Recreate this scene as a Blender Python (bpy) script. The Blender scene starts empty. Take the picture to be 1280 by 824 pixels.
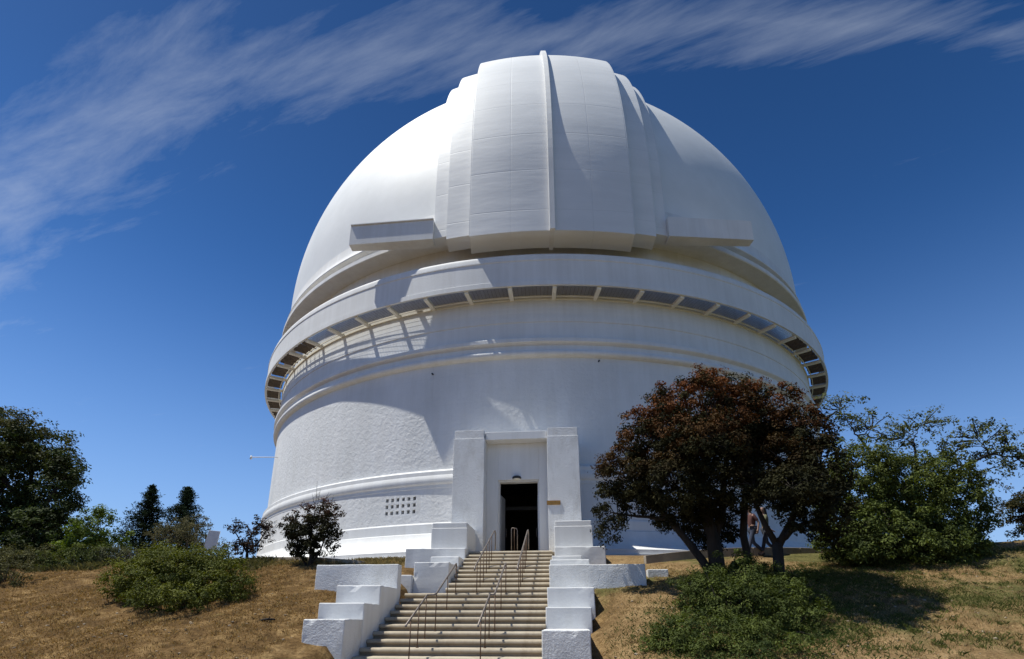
import bpy, bmesh, math, random
import numpy as np
from mathutils import Vector, Matrix
C = bpy.context.scene.collection
SC = bpy.context.scene
R_ = math.radians
PI = math.pi
random.seed(7)

# ------------------------------------------------------------------ camera, light, sky, exposure
cam = bpy.data.cameras.new('camera')
cam_ob = bpy.data.objects.new('camera', cam); C.objects.link(cam_ob)
cam_ob.location = (2.07, -45.03, -2.5)
cam_ob.rotation_euler = (R_(90 + 18.415), 0, R_(5.7))
cam.sensor_width = 36; cam.lens = 36 * 690.36 / 1280
cam.shift_y = 135.71 / 1280
cam.clip_start = 0.05; cam.clip_end = 20000
SC.camera = cam_ob

SUN_AZ, SUN_EL = 79.5, 65.5           # degrees left of the facade's outward normal, elevation
sdir = Vector((-math.sin(R_(SUN_AZ)) * math.cos(R_(SUN_EL)), -math.cos(R_(SUN_AZ)) * math.cos(R_(SUN_EL)), math.sin(R_(SUN_EL))))
sun = bpy.data.lights.new('sun', 'SUN'); sun.energy = 5.0; sun.angle = R_(0.53); sun.color = (0.985, 0.965, 0.885)
sun_ob = bpy.data.objects.new('sun', sun); C.objects.link(sun_ob)
sun_ob.rotation_euler = sdir.to_track_quat('Z', 'Y').to_euler(); sun_ob.location = sdir * 90

SC.view_settings.view_transform = 'Standard'; SC.view_settings.look = 'None'
SC.view_settings.exposure = 0.22; SC.view_settings.gamma = 1.0
SC.view_settings.use_curve_mapping = False

def build_world():
    w = bpy.data.worlds.new('World'); SC.world = w; w.use_nodes = True
    nt = w.node_tree; N = nt.nodes; L = nt.links; N.clear()
    out = N.new('ShaderNodeOutputWorld'); bg = N.new('ShaderNodeBackground'); bg.inputs['Strength'].default_value = 0.10
    sky = N.new('ShaderNodeTexSky'); sky.sky_type = 'NISHITA'; sky.sun_disc = False
    sky.sun_elevation = R_(SUN_EL); sky.sun_rotation = math.atan2(sdir.x, sdir.y)
    sky.altitude = 1700; sky.air_density = 1.0; sky.dust_density = 0.6; sky.ozone_density = 4.0
    def mth(op, a=None, b=None, c=None, clamp=False):
        n = N.new('ShaderNodeMath'); n.operation = op; n.use_clamp = clamp
        for i, v in enumerate((a, b, c)):
            if v is None: continue
            if isinstance(v, (int, float)): n.inputs[i].default_value = v
            else: L.new(v, n.inputs[i])
        return n.outputs[0]
    tc = N.new('ShaderNodeTexCoord'); sep = N.new('ShaderNodeSeparateXYZ'); L.new(tc.outputs['Generated'], sep.inputs[0])
    zz = mth('MAXIMUM', sep.outputs[2], 0.04)
    u = mth('DIVIDE', sep.outputs[0], zz); v = mth('DIVIDE', sep.outputs[1], zz)
    comb = N.new('ShaderNodeCombineXYZ'); L.new(u, comb.inputs[0]); L.new(v, comb.inputs[1])
    # along / across the drift of the cirrus
    mp = N.new('ShaderNodeMapping'); mp.inputs['Rotation'].default_value = (0, 0, R_(CL_ROT)); L.new(comb.outputs[0], mp.inputs[0])
    mp2 = N.new('ShaderNodeMapping'); mp2.inputs['Scale'].default_value = (1.5, 7.0, 1); L.new(mp.outputs[0], mp2.inputs[0])
    n1 = N.new('ShaderNodeTexNoise'); n1.inputs['Scale'].default_value = 1.3; n1.inputs['Detail'].default_value = 12; n1.inputs['Roughness'].default_value = 0.64; n1.inputs['Distortion'].default_value = 0.25
    L.new(mp2.outputs[0], n1.inputs['Vector'])
    n2 = N.new('ShaderNodeTexNoise'); n2.inputs['Scale'].default_value = 0.55; n2.inputs['Detail'].default_value = 4
    L.new(mp.outputs[0], n2.inputs['Vector'])
    # one broad band of cirrus, thin wisps elsewhere
    wob = mth('MULTIPLY_ADD', n2.outputs[0], 0.3, -0.15)
    arc = mth('MULTIPLY_ADD', mth('MULTIPLY', u, u), 0.175, CL_OFF)
    d = mth('ABSOLUTE', mth('SUBTRACT', mth('ADD', v, wob), arc))
    d = mth('MULTIPLY', d, mth('MAXIMUM', mth('MULTIPLY_ADD', u, .75, 1.5), .72))
    band = mth('SUBTRACT', 1.0, mth('DIVIDE', d, CL_WID), clamp=True)
    west = mth('MULTIPLY_ADD', mth('MAXIMUM', u, -1.6), -0.07, -0.01)             # thicker towards the west
    cov = mth('ADD', mth('MULTIPLY_ADD', band, 0.33, 0.0), mth('MULTIPLY', west, band))
    a = mth('SUBTRACT', mth('ADD', n1.outputs[0], cov), 0.645)
    a = mth('MULTIPLY', a, 1.8, clamp=True)
    fade = mth('MULTIPLY', mth('SUBTRACT', sep.outputs[2], 0.05), 4.0, clamp=True)
    a = mth('MULTIPLY', mth('MULTIPLY', a, fade), 0.42)
    hs = N.new('ShaderNodeHueSaturation'); hs.inputs['Saturation'].default_value = 1.19; hs.inputs['Hue'].default_value = 0.503; hs.inputs['Value'].default_value = SKY_V
    gm = N.new('ShaderNodeGamma'); gm.inputs[1].default_value = 1.12; L.new(sky.outputs[0], gm.inputs[0])
    # clear mountain air: the blue deepens smoothly from the horizon to the zenith
    gr = N.new('ShaderNodeValToRGB'); gr.color_ramp.interpolation = 'EASE'
    for i, (p, c) in enumerate(((0.10, .90), (0.95, .46))): gr.color_ramp.elements[i].position = p; gr.color_ramp.elements[i].color = (c, c, c, 1)
    L.new(sep.outputs[2], gr.inputs[0])
    mu = N.new('ShaderNodeMix'); mu.data_type = 'RGBA'; mu.blend_type = 'MULTIPLY'; mu.inputs[0].default_value = 1
    L.new(gm.outputs[0], mu.inputs[6]); L.new(gr.outputs[0], mu.inputs[7]); L.new(mu.outputs[2], hs.inputs['Color'])
    mix = N.new('ShaderNodeMix'); mix.data_type = 'RGBA'
    # pale haze low down, the same all round
    hz = N.new('ShaderNodeMix'); hz.data_type = 'RGBA'; hz.inputs[7].default_value = (2.9, 4.3, 6.8, 1)
    L.new(mth('POWER', mth('SUBTRACT', 1.0, mth('DIVIDE', sep.outputs[2], .60), clamp=True), 2.1), hz.inputs[0]); L.new(hs.outputs[0], hz.inputs[6])
    L.new(a, mix.inputs[0]); L.new(hz.outputs[2], mix.inputs[6]); mix.inputs[7].default_value = (6.0, 6.6, 7.4, 1)
    L.new(mix.outputs[2], bg.inputs['Color']); L.new(bg.outputs[0], out.inputs[0])
CL_ROT, CL_OFF, CL_WID, SKY_V = 18.0, 0.69, 0.20, 1.21
build_world()

# ------------------------------------------------------------------ helpers
def link(name, me, mat=None, parent=None, loc=None):
    o = bpy.data.objects.new(name, me); C.objects.link(o)
    if mat is not None and me is not None and not me.materials: me.materials.append(mat)
    if parent: o.parent = parent
    if loc: o.location = loc
    return o
def mesh_of(name, vs, fs, mat=None, smooth=False):
    me = bpy.data.meshes.new(name); me.from_pydata([tuple(v) for v in vs], [], fs)
    if smooth: me.polygons.foreach_set('use_smooth', [True] * len(me.polygons))
    if mat: me.materials.append(mat)
    me.update(); return me
def tag(o, label=None, cat=None, group=None, kind=None):
    for k, v in (('label', label), ('category', cat), ('group', group), ('kind', kind)):
        if v: o[k] = v
    return o
def thing(name, label, cat, loc=(0, 0, 0), group=None):
    o = bpy.data.objects.new(name, None); C.objects.link(o); o.location = loc; o.empty_display_size = 0.3
    return tag(o, label, cat, group)
class MB:
    """collects shapes for one mesh"""
    def __init__(s): s.v = []; s.f = []; s.sm = []
    def add(s, vs, fs, sm=False):
        b = len(s.v); s.v += [tuple(v) for v in vs]; s.f += [[i + b for i in f] for f in fs]; s.sm += [sm] * len(fs)
    def box(s, x0, x1, y0, y1, z0, z1, M=None):
        vs = [(x0, y0, z0), (x1, y0, z0), (x1, y1, z0), (x0, y1, z0), (x0, y0, z1), (x1, y0, z1), (x1, y1, z1), (x0, y1, z1)]
        if M: vs = [M @ Vector(v) for v in vs]
        s.add(vs, [[0, 3, 2, 1], [4, 5, 6, 7], [0, 1, 5, 4], [1, 2, 6, 5], [2, 3, 7, 6], [3, 0, 4, 7]])
    def hexa(s, vs):
        s.add(vs, [[0, 3, 2, 1], [4, 5, 6, 7], [0, 1, 5, 4], [1, 2, 6, 5], [2, 3, 7, 6], [3, 0, 4, 7]])
    def tube(s, pts, rad, n=8, cap=True):
        pts = [Vector(p) for p in pts]
        if not isinstance(rad, (list, tuple)): rad = [rad] * len(pts)
        b = len(s.v); up = Vector((0.31, 0.2, 0.93)); prev = None
        for i, p in enumerate(pts):
            t = (pts[min(i + 1, len(pts) - 1)] - pts[max(i - 1, 0)]).normalized()
            if prev is None:
                a = t.cross(up) if abs(t.dot(up)) < .95 else t.cross(Vector((1, 0, 0)))
            else: a = prev - t * prev.dot(t)
            a.normalize(); prev = a; c = t.cross(a)
            for k in range(n):
                w = 2 * PI * k / n
                s.v.append(tuple(p + (a * math.cos(w) + c * math.sin(w)) * rad[i]))
        for i in range(len(pts) - 1):
            for k in range(n):
                q = b + i * n
                s.f.append([q + k, q + (k + 1) % n, q + n + (k + 1) % n, q + n + k]); s.sm.append(True)
        if cap:
            s.f.append([b + k for k in range(n)][::-1]); s.sm.append(False)
            e = b + (len(pts) - 1) * n; s.f.append([e + k for k in range(n)]); s.sm.append(False)
    def lathe(s, prof, n=240, a0=-PI, a1=PI, skip=None, smooth_prof=False):
        """prof: (R, z) listed bottom to top for an outward face; angle 0 looks down -Y"""
        closed = abs((a1 - a0) - 2 * PI) < 1e-6
        m = n if closed else n + 1
        ang = [a0 + (a1 - a0) * i / n for i in range(m)]
        segs = [prof] if smooth_prof else [prof[i:i + 2] for i in range(len(prof) - 1)]
        for sg in segs:
            b = len(s.v)
            for (R, z) in sg:
                for a in ang: s.v.append((R * math.sin(a), -R * math.cos(a), z))
            for j in range(len(sg) - 1):
                for i in range(n):
                    k = (i + 1) % m
                    if skip:
                        am = a0 + (a1 - a0) * (i + .5) / n
                        if skip(am, (sg[j][1] + sg[j + 1][1]) / 2): continue
                    s.f.append([b + j * m + i, b + j * m + k, b + (j + 1) * m + k, b + (j + 1) * m + i]); s.sm.append(True)
    def build(s, name, mat, parent=None, loc=None, bevel=0):
        me = bpy.data.meshes.new(name); me.from_pydata(s.v, [], s.f)
        me.polygons.foreach_set('use_smooth', s.sm)
        me.materials.append(mat); me.update()
        o = link(name, me, None, parent, loc)
        if bevel:
            m = o.modifiers.new('bevel', 'BEVEL'); m.width = bevel; m.segments = 2; m.limit_method = 'ANGLE'; m.angle_limit = R_(50)
        return o

# ------------------------------------------------------------------ materials
class NT:
    def __init__(s, name):
        s.m = bpy.data.materials.new(name); s.m.use_nodes = True
        s.t = s.m.node_tree; s.n = s.t.nodes; s.p = s.n['Principled BSDF']
        s.tc = s.n.new('ShaderNodeTexCoord')
    def noise(s, scale, detail=4, rough=.55, src='Object', vec=None, dist=0, mapscale=None):
        n = s.n.new('ShaderNodeTexNoise'); n.inputs['Scale'].default_value = scale; n.inputs['Detail'].default_value = detail
        n.inputs['Roughness'].default_value = rough; n.inputs['Distortion'].default_value = dist
        v = vec or s.tc.outputs[src]
        if mapscale:
            m = s.n.new('ShaderNodeMapping'); m.inputs['Scale'].default_value = mapscale; s.t.links.new(v, m.inputs[0]); v = m.outputs[0]
        s.t.links.new(v, n.inputs['Vector']); return n.outputs[0]
    def ramp(s, fac, stops):
        r = s.n.new('ShaderNodeValToRGB'); e = r.color_ramp.elements
        while len(e) < len(stops): e.new(.5)
        for i, (p, c) in enumerate(stops): e[i].position = p; e[i].color = (*c, 1) if len(c) == 3 else c
        s.t.links.new(fac, r.inputs[0]); return r.outputs[0]
    def mix(s, fac, a, b, mode='MIX'):
        m = s.n.new('ShaderNodeMix'); m.data_type = 'RGBA'; m.blend_type = mode
        for i, v in ((0, fac), (6, a), (7, b)):
            if isinstance(v, (int, float)): m.inputs[i].default_value = v
            elif isinstance(v, tuple): m.inputs[i].default_value = (*v, 1)
            else: s.t.links.new(v, m.inputs[i])
        return m.outputs[2]
    def math(s, op, a, b=None, clamp=False):
        m = s.n.new('ShaderNodeMath'); m.operation = op; m.use_clamp = clamp
        for i, v in enumerate((a, b)):
            if v is None: continue
            if isinstance(v, (int, float)): m.inputs[i].default_value = v
            else: s.t.links.new(v, m.inputs[i])
        return m.outputs[0]
    def bump(s, h, dist, strength=1.0, normal=None):
        b = s.n.new('ShaderNodeBump'); b.inputs['Distance'].default_value = dist; b.inputs['Strength'].default_value = strength
        s.t.links.new(h, b.inputs['Height'])
        if normal: s.t.links.new(normal, b.inputs['Normal'])
        s.t.links.new(b.outputs[0], s.p.inputs['Normal']); return b.outputs[0]
    def col(s, c):
        if isinstance(c, tuple): s.p.inputs['Base Color'].default_value = (*c, 1)
        else: s.t.links.new(c, s.p.inputs['Base Color'])
    def val(s, k, v):
        if isinstance(v, (int, float)): s.p.inputs[k].default_value = v
        else: s.t.links.new(v, s.p.inputs[k])

def m_stucco():
    t = NT('white_stucco')
    big = t.noise(.35, 5); fine = t.noise(9, 5, .6)
    streak = t.noise(1.0, 6, .7, mapscale=(1.3, 1.3, .16))
    c = t.ramp(big, [(.3, (.64, .645, .64)), (.7, (.73, .73, .725))])
    s = t.ramp(streak, [(.42, (.88, .87, .85)), (.62, (1, 1, 1))])
    c = t.mix(.55, c, s, 'MULTIPLY')
    sep = t.n.new('ShaderNodeSeparateXYZ'); t.t.links.new(t.tc.outputs['Object'], sep.inputs[0])
    dn = t.noise(1.0, 6, .75, mapscale=(3.2, 3.2, .10)); top = t.math('MULTIPLY', t.math('SUBTRACT', sep.outputs[2], 5.2), .22, True)
    rust = t.math('MULTIPLY', t.ramp(dn, [(.60, (0, 0, 0)), (.74, (1, 1, 1))]), top)
    c = t.mix(t.math('MULTIPLY', rust, .32), c, (.40, .36, .30))
    lift = t.math('PINGPONG', sep.outputs[2], .76); lift = t.math('MULTIPLY', lift, 40, True)
    c = t.mix(1.0, c, t.ramp(lift, [(0, (.955, .955, .955)), (1, (1, 1, 1))]), 'MULTIPLY')
    t.col(c)
    h = t.math('ADD', t.noise(5.0, 3, .5, dist=.4), t.math('MULTIPLY', fine, .5))
    t.bump(h, .035, .75); t.val('Roughness', .8); return t.m
def m_smooth_white():
    t = NT('white_wall_paint')
    big = t.noise(.5, 5); streak = t.noise(1.0, 5, .6, mapscale=(2.5, 2.5, .15))
    c = t.ramp(big, [(.3, (.66, .66, .65)), (.7, (.73, .73, .72))])
    s = t.ramp(streak, [(.40, (.86, .85, .83)), (.62, (1, 1, 1))])
    t.col(t.mix(.5, c, s, 'MULTIPLY')); t.bump(t.noise(14, 4), .008, .5); t.val('Roughness', .7); return t.m
def m_rough_wall():
    t = NT('rough_white_render')
    big = t.noise(.8, 5); stain = t.noise(2.2, 6, .65, mapscale=(1, 1, .4))
    c = t.ramp(big, [(.3, (.64, .64, .63)), (.7, (.74, .74, .73))])
    s = t.ramp(stain, [(.32, (.74, .72, .69)), (.52, (1, 1, 1))])
    t.col(t.mix(.6, c, s, 'MULTIPLY'))
    h = t.math('ADD', t.noise(11, 4, .6, dist=.4), t.noise(30, 3, .6))
    t.bump(h, .022, .8); t.val('Roughness', .85); return t.m
def m_dome():
    t = NT('dome_paint')
    big = t.noise(.22, 5); fine = t.noise(.9, 6, .65)
    c = t.ramp(big, [(.3, (.67, .685, .685)), (.7, (.75, .76, .755))])
    f = t.ramp(fine, [(.35, (.94, .94, .935)), (.65, (1, 1, 1))])
    t.col(t.mix(.7, c, f, 'MULTIPLY'))
    t.bump(t.noise(.55, 3), .05, .25)
    t.val('Roughness', .55); t.p.inputs['Specular IOR Level'].default_value = .32; return t.m
def m_shutter():
    t = NT('shutter_paint')
    sep = t.n.new('ShaderNodeSeparateXYZ'); t.t.links.new(t.tc.outputs['Object'], sep.inputs[0])
    big = t.noise(.3, 5); band = t.noise(.5, 6, .6, mapscale=(.35, 1, 2.2))
    c = t.ramp(big, [(.3, (.67, .68, .68)), (.7, (.75, .755, .75))])
    f = t.ramp(band, [(.3, (.90, .905, .91)), (.62, (1, 1, 1))])
    t.col(t.mix(.75, c, f, 'MULTIPLY'))
    # plate joints: across the arch every 2.4 m and two upright ones on each leaf
    ang = t.math('ARCTAN2', t.math('SUBTRACT', sep.outputs[2], 20.13), t.math('MULTIPLY', sep.outputs[1], -1))
    s1 = t.math('PINGPONG', t.math('ADD', t.math('MULTIPLY', ang, 22.45), .55), 1.25)
    s2 = t.math('PINGPONG', t.math('ABSOLUTE', sep.outputs[0]), 1.03)
    j = t.math('MULTIPLY', t.math('MULTIPLY', s1, 28, True), t.math('MULTIPLY', s2, 34, True))
    t.bump(t.math('ADD', t.math('MULTIPLY', j, .35), t.noise(.8, 3, mapscale=(.4, 1, 1.8))), .045, .32)
    for lk in list(t.t.links):
        if lk.to_socket == t.p.inputs['Base Color']: pc = lk.from_socket
    t.col(t.mix(1.0, pc, t.ramp(j, [(0, (.90, .905, .91)), (.9, (1, 1, 1))]), 'MULTIPLY'))
    t.val('Roughness', .55); t.p.inputs['Specular IOR Level'].default_value = .32; return t.m
def m_plain(name, c, rough=.6, metal=0, var=.12, scale=3, bump=0):
    t = NT(name)
    n = t.noise(scale, 5, .6)
    lo = tuple(x * (1 - var) for x in c); hi = tuple(min(1, x * (1 + var)) for x in c)
    t.col(t.ramp(n, [(.3, lo), (.7, hi)])); t.val('Roughness', rough); t.val('Metallic', metal)
    if bump: t.bump(t.noise(scale * 6, 4), bump, .8)
    return t.m
def m_concrete():
    t = NT('stair_concrete')
    n = t.noise(1.6, 6, .65); sp = t.noise(40, 3); oi = t.n.new('ShaderNodeObjectInfo')
    st = t.noise(2.2, 5, .7, mapscale=(1, 1, .3))
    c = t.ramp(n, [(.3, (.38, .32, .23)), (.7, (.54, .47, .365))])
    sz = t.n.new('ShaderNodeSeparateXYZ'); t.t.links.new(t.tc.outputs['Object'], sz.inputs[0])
    c = t.mix(t.ramp(t.math('ADD', t.math('MULTIPLY', sz.outputs[2], -4.0), t.math('MULTIPLY', n, .25)), [(.36, (0, 0, 0)), (.55, (.6, .6, .6))]), c, (.20, .15, .10))     # shade under the nosing painted into the riser colour
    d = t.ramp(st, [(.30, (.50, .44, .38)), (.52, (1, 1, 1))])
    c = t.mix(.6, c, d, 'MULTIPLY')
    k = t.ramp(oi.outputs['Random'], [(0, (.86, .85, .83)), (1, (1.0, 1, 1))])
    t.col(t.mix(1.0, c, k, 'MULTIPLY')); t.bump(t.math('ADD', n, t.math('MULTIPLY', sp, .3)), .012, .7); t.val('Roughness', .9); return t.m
def m_ground():
    t = NT('dry_hillside'); ob = 'Object'
    sep = t.n.new('ShaderNodeSeparateXYZ'); t.t.links.new(t.tc.outputs[ob], sep.inputs[0])
    big = t.noise(.45, 6, .65); mid = t.noise(1.7, 7, .7); fine = t.noise(14, 5, .7)
    grass = t.ramp(mid, [(.28, (.05, .030, .012)), (.5, (.15, .090, .036)), (.70, (.33, .22, .10))])
    dirt = t.ramp(mid, [(.3, (.15, .092, .040)), (.7, (.35, .24, .12))])
    green = t.ramp(mid, [(.3, (.035, .05, .012)), (.7, (.12, .125, .04))])
    side = t.math('ADD', t.math('MULTIPLY', sep.outputs[0], .05), big)         # more bare earth towards the east side
    f1 = t.ramp(side, [(.42, (0, 0, 0)), (.66, (1, 1, 1))])
    c = t.mix(f1, grass, dirt)
    g = t.math('ADD', t.noise(.42, 5, .65), t.math('MULTIPLY', sep.outputs[0], .011))
    f2 = t.ramp(g, [(.56, (0, 0, 0)), (.70, (1, 1, 1))])
    c = t.mix(t.math('MULTIPLY', f2, .8), c, green)
    sp = t.ramp(fine, [(.32, (.42, .38, .34)), (.6, (1.1, 1.1, 1.1))])
    t.col(t.mix(.8, c, sp, 'MULTIPLY')); t.bump(t.math('ADD', mid, t.math('MULTIPLY', fine, .5)), .09, 1); t.val('Roughness', 1.0); t.p.inputs['Specular IOR Level'].default_value = .1
    return t.m
def m_leaf(name, rough=.7, spec=.14, trans=.22):
    t = NT(name)
    a = t.n.new('ShaderNodeAttribute'); a.attribute_name = 'tint'
    t.t.links.new(a.outputs['Color'], t.p.inputs['Base Color']); t.val('Roughness', rough); t.p.inputs['Specular IOR Level'].default_value = spec
    if trans:
        tr = t.n.new('ShaderNodeBsdfTranslucent'); mx = t.n.new('ShaderNodeMixShader'); mx.inputs[0].default_value = trans
        hs = t.n.new('ShaderNodeHueSaturation'); hs.inputs['Saturation'].default_value = 1.25; hs.inputs['Value'].default_value = 1.3
        t.t.links.new(a.outputs['Color'], hs.inputs['Color']); t.t.links.new(hs.outputs[0], tr.inputs['Color'])
        t.t.links.new(t.p.outputs[0], mx.inputs[1]); t.t.links.new(tr.outputs[0], mx.inputs[2])
        t.t.links.new(mx.outputs[0], t.n['Material Output'].inputs['Surface'])
    return t.m
def m_bark():
    t = NT('tree_bark'); n = t.noise(6, 6, .7, mapscale=(1, 1, .25))
    t.col(t.ramp(n, [(.3, (.012, .009, .007)), (.7, (.040, .030, .023))])); t.bump(n, .03, 1); t.val('Roughness', .95); return t.m

STUCCO = m_stucco(); SMOOTH = m_smooth_white(); RENDER = m_rough_wall(); DOME = m_dome(); SHUT = m_shutter()
CONC = m_concrete(); GROUND = m_ground(); LEAF = m_leaf('leaves'); BARK = m_bark()
LEAFD = m_leaf('leathery_leaves', .75, .06, .10)
GRASS = m_leaf('grass_blades', .8, .1, .3)
STEEL = m_plain('rail_steel', (.20, .17, .15), .5, .6, .35, 20)
RUST = m_plain('rusty_rail_post', (.11, .065, .04), .8, .2, .4, 25)
DARKIN = m_plain('dark_interior', (.03, .028, .026), .8)
DOORP = m_plain('grey_door_paint', (.28, .29, .30), .5)
BRONZE = m_plain('bronze_plaque', (.42, .22, .055), .45, .55, .25, 14)
GRATE = m_plain('walkway_grating', (.15, .115, .085), .75, .3, .4, 6)
CREAM = m_plain('cream_underside_paint', (.74, .72, .65), .6, 0, .06, 1)
KERBM = m_plain('kerb_concrete', (.30, .25, .19), .9, 0, .3, 2, .02)
BLACK = m_plain('black_metal', (.03, .03, .032), .5, .3)
GLASSW = m_plain('frosted_lamp_glass', (.75, .74, .68), .4)
SIGNM = m_plain('pale_sign_board', (.62, .63, .63), .6)
HOLE = m_plain('vent_shadow_lining', (.05, .05, .05), .9)

# ------------------------------------------------------------------ terrain
def sst(a, b, x):
    t = min(1, max(0, (x - a) / (b - a))); return t * t * (3 - 2 * t)
def ground_z(x, y):
    R = math.hypot(x, y)
    e = -0.22 - 0.85 * math.exp(-(x / 5.5) ** 2) + .45 * sst(13, 20, x) * sst(-20, -25, y)
    yc = math.sqrt(26.2 ** 2 - min(abs(x), 9.0) ** 2) + 0.9 * sst(9, 16, x)
    d = -y - yc
    if y > 0 or R < 26.2 and d <= 0:
        z = e * sst(22.7, 26.2, R) if R < 26.2 else e
    else:
        z = e - 0.30 * max(0, d)
        if z <= -3.6: z = -4.1 + 0.5 * math.exp((z + 3.6) / 0.5)
    if d <= 0 and R > 26.2: z = e
    if R > 60: z -= 0.05 * (R - 60) if R < 800 else 37
    k = sst(26.5, 29, R)
    z += k * (0.05 * math.sin(x * .9 + 1.3) * math.sin(y * .7) + .03 * math.sin(x * 2.3 + y * 1.7) + .018 * math.sin(x * 5.1 - y * 3.3))
    if y < -23.4:
        c = sst(-2.98, -2.66, x) * (1 - sst(1.9, 2.4, x))
        if x > 0: z -= .55 * math.exp(-(max(0, x - 2.3) / .9) ** 2) * sst(-28.6, -30.2, y)
        s = -0.4048 * (-24.4 - y) if y < -24.4 else 0
        z = z * (1 - c) + min(z, max(s - 0.7, -4.75)) * c
    return z
def build_ground():
    def axis(lo, hi, step, far):
        a = list(np.arange(lo, hi + 1e-6, step)); g = step
        while a[-1] < far: g *= 1.35; a.append(a[-1] + g)
        g = step
        while a[0] > -far: g *= 1.35; a.insert(0, a[0] - g)
        return a
    xs = axis(-24, 24, .22, 6000); ys = axis(-46, -19, .22, 6000)
    nx = len(xs); vs = [(x, y, ground_z(x, y)) for y in ys for x in xs]
    fs = [[j * nx + i, j * nx + i + 1, (j + 1) * nx + i + 1, (j + 1) * nx + i] for j in range(len(ys) - 1) for i in range(nx - 1)]
    o = link('ground', mesh_of('ground', vs, fs, GROUND, True)); tag(o, kind='structure')
build_ground()

# ------------------------------------------------------------------ the observatory
ZC, RD = 20.13, 20.9
PHI = math.atan2(1.8, 22.3)            # the dome is turned so that its shutter faces the camera side
obs = thing('observatory', 'huge white domed observatory on a round drum with a closed shutter', 'observatory')

def portal_gap(a, z): return abs(a) < math.asin(2.5 / 20.6) and z < 5.2
VENTS = (-16, -47, 15, 47)
def wall_gap(a, z): return portal_gap(a, z) or (2.2 < z < 3.16 and any(abs(a - R_(v)) < R_(3) for v in VENTS))
def drum():
    b = MB(); b.lathe([(20.78, 1.7), (20.78, 2.2), (20.78, 3.16), (20.78, 3.42)], skip=wall_gap, n=360); b.lathe([(20.6, 4.3), (20.6, 5.25)], skip=portal_gap, n=360); b.lathe([(20.6, 5.25), (20.6, 9.85)], n=360)
    b.build('drum_wall', STUCCO, obs)
    b = MB(); b.lathe([(20.6, 9.78), (20.78, 9.82)]); arc = [(20.78 + .1 * math.sin(t), 9.97 - .15 * math.cos(t)) for t in np.linspace(0, PI, 7)]
    b.lathe(arc, smooth_prof=True); b.lathe([(20.78, 10.12), (20.72, 10.16), (20.72, 10.4)])
    b.lathe([(20.72 + .2 * math.sin(t) ** 1.5, 10.4 + .14 * t / 1.571) for t in np.linspace(0, PI / 2, 5)], smooth_prof=True)
    b.lathe([(20.92, 10.54), (20.92, 10.72), (20.86, 10.77), (20.47, 10.79)]); b.build('cornice', SMOOTH, obs)
    b = MB(); b.lathe([(20.77, 3.40), (20.80, 3.42), (20.80, 3.55), (20.81, 3.58)], skip=portal_gap)
    b.lathe([(20.81 + .085 * math.sin(t), 3.58 + .42 * (1 - math.cos(t)) / 2) for t in np.linspace(0, PI * .62, 7)] + [(20.83, 4.02)], smooth_prof=True, skip=portal_gap)
    b.lathe([(20.83, 4.02), (20.83, 4.2), (20.78, 4.26), (20.6, 4.34)], skip=portal_gap); b.build('belt_moulding', SMOOTH, obs)
    b = MB()
    b.lathe([(22.5, -.5), (22.5, .1), (22.32, .12), (22.32, .32)], skip=portal_gap)
    b.lathe([(22.32, .32), (21.9, .44), (21.5, .60), (21.22, .82), (21.05, 1.05), (20.97, 1.26)], smooth_prof=True, skip=portal_gap)
    b.lathe([(20.97, 1.26), (20.86, 1.30), (20.86, 1.72), (20.82, 1.78), (20.77, 1.80)], skip=portal_gap); b.build('base_plinth', SMOOTH, obs)
    # upper wall behind the walkway
    b = MB(); b.lathe([(20.66, 10.76), (20.65, 11.72), (20.69, 11.75), (20.69, 11.98), (20.65, 12.0), (20.65, 13.15)])
    for k in range(8):                                   # lapped boards
        z = 10.95 + k * .27
        if 11.6 < z < 12.1: continue
        b.lathe([(20.649, z), (20.655, z + .01), (20.651, z + .2)])
    b.build('upper_wall', SMOOTH, obs)
drum()
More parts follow.
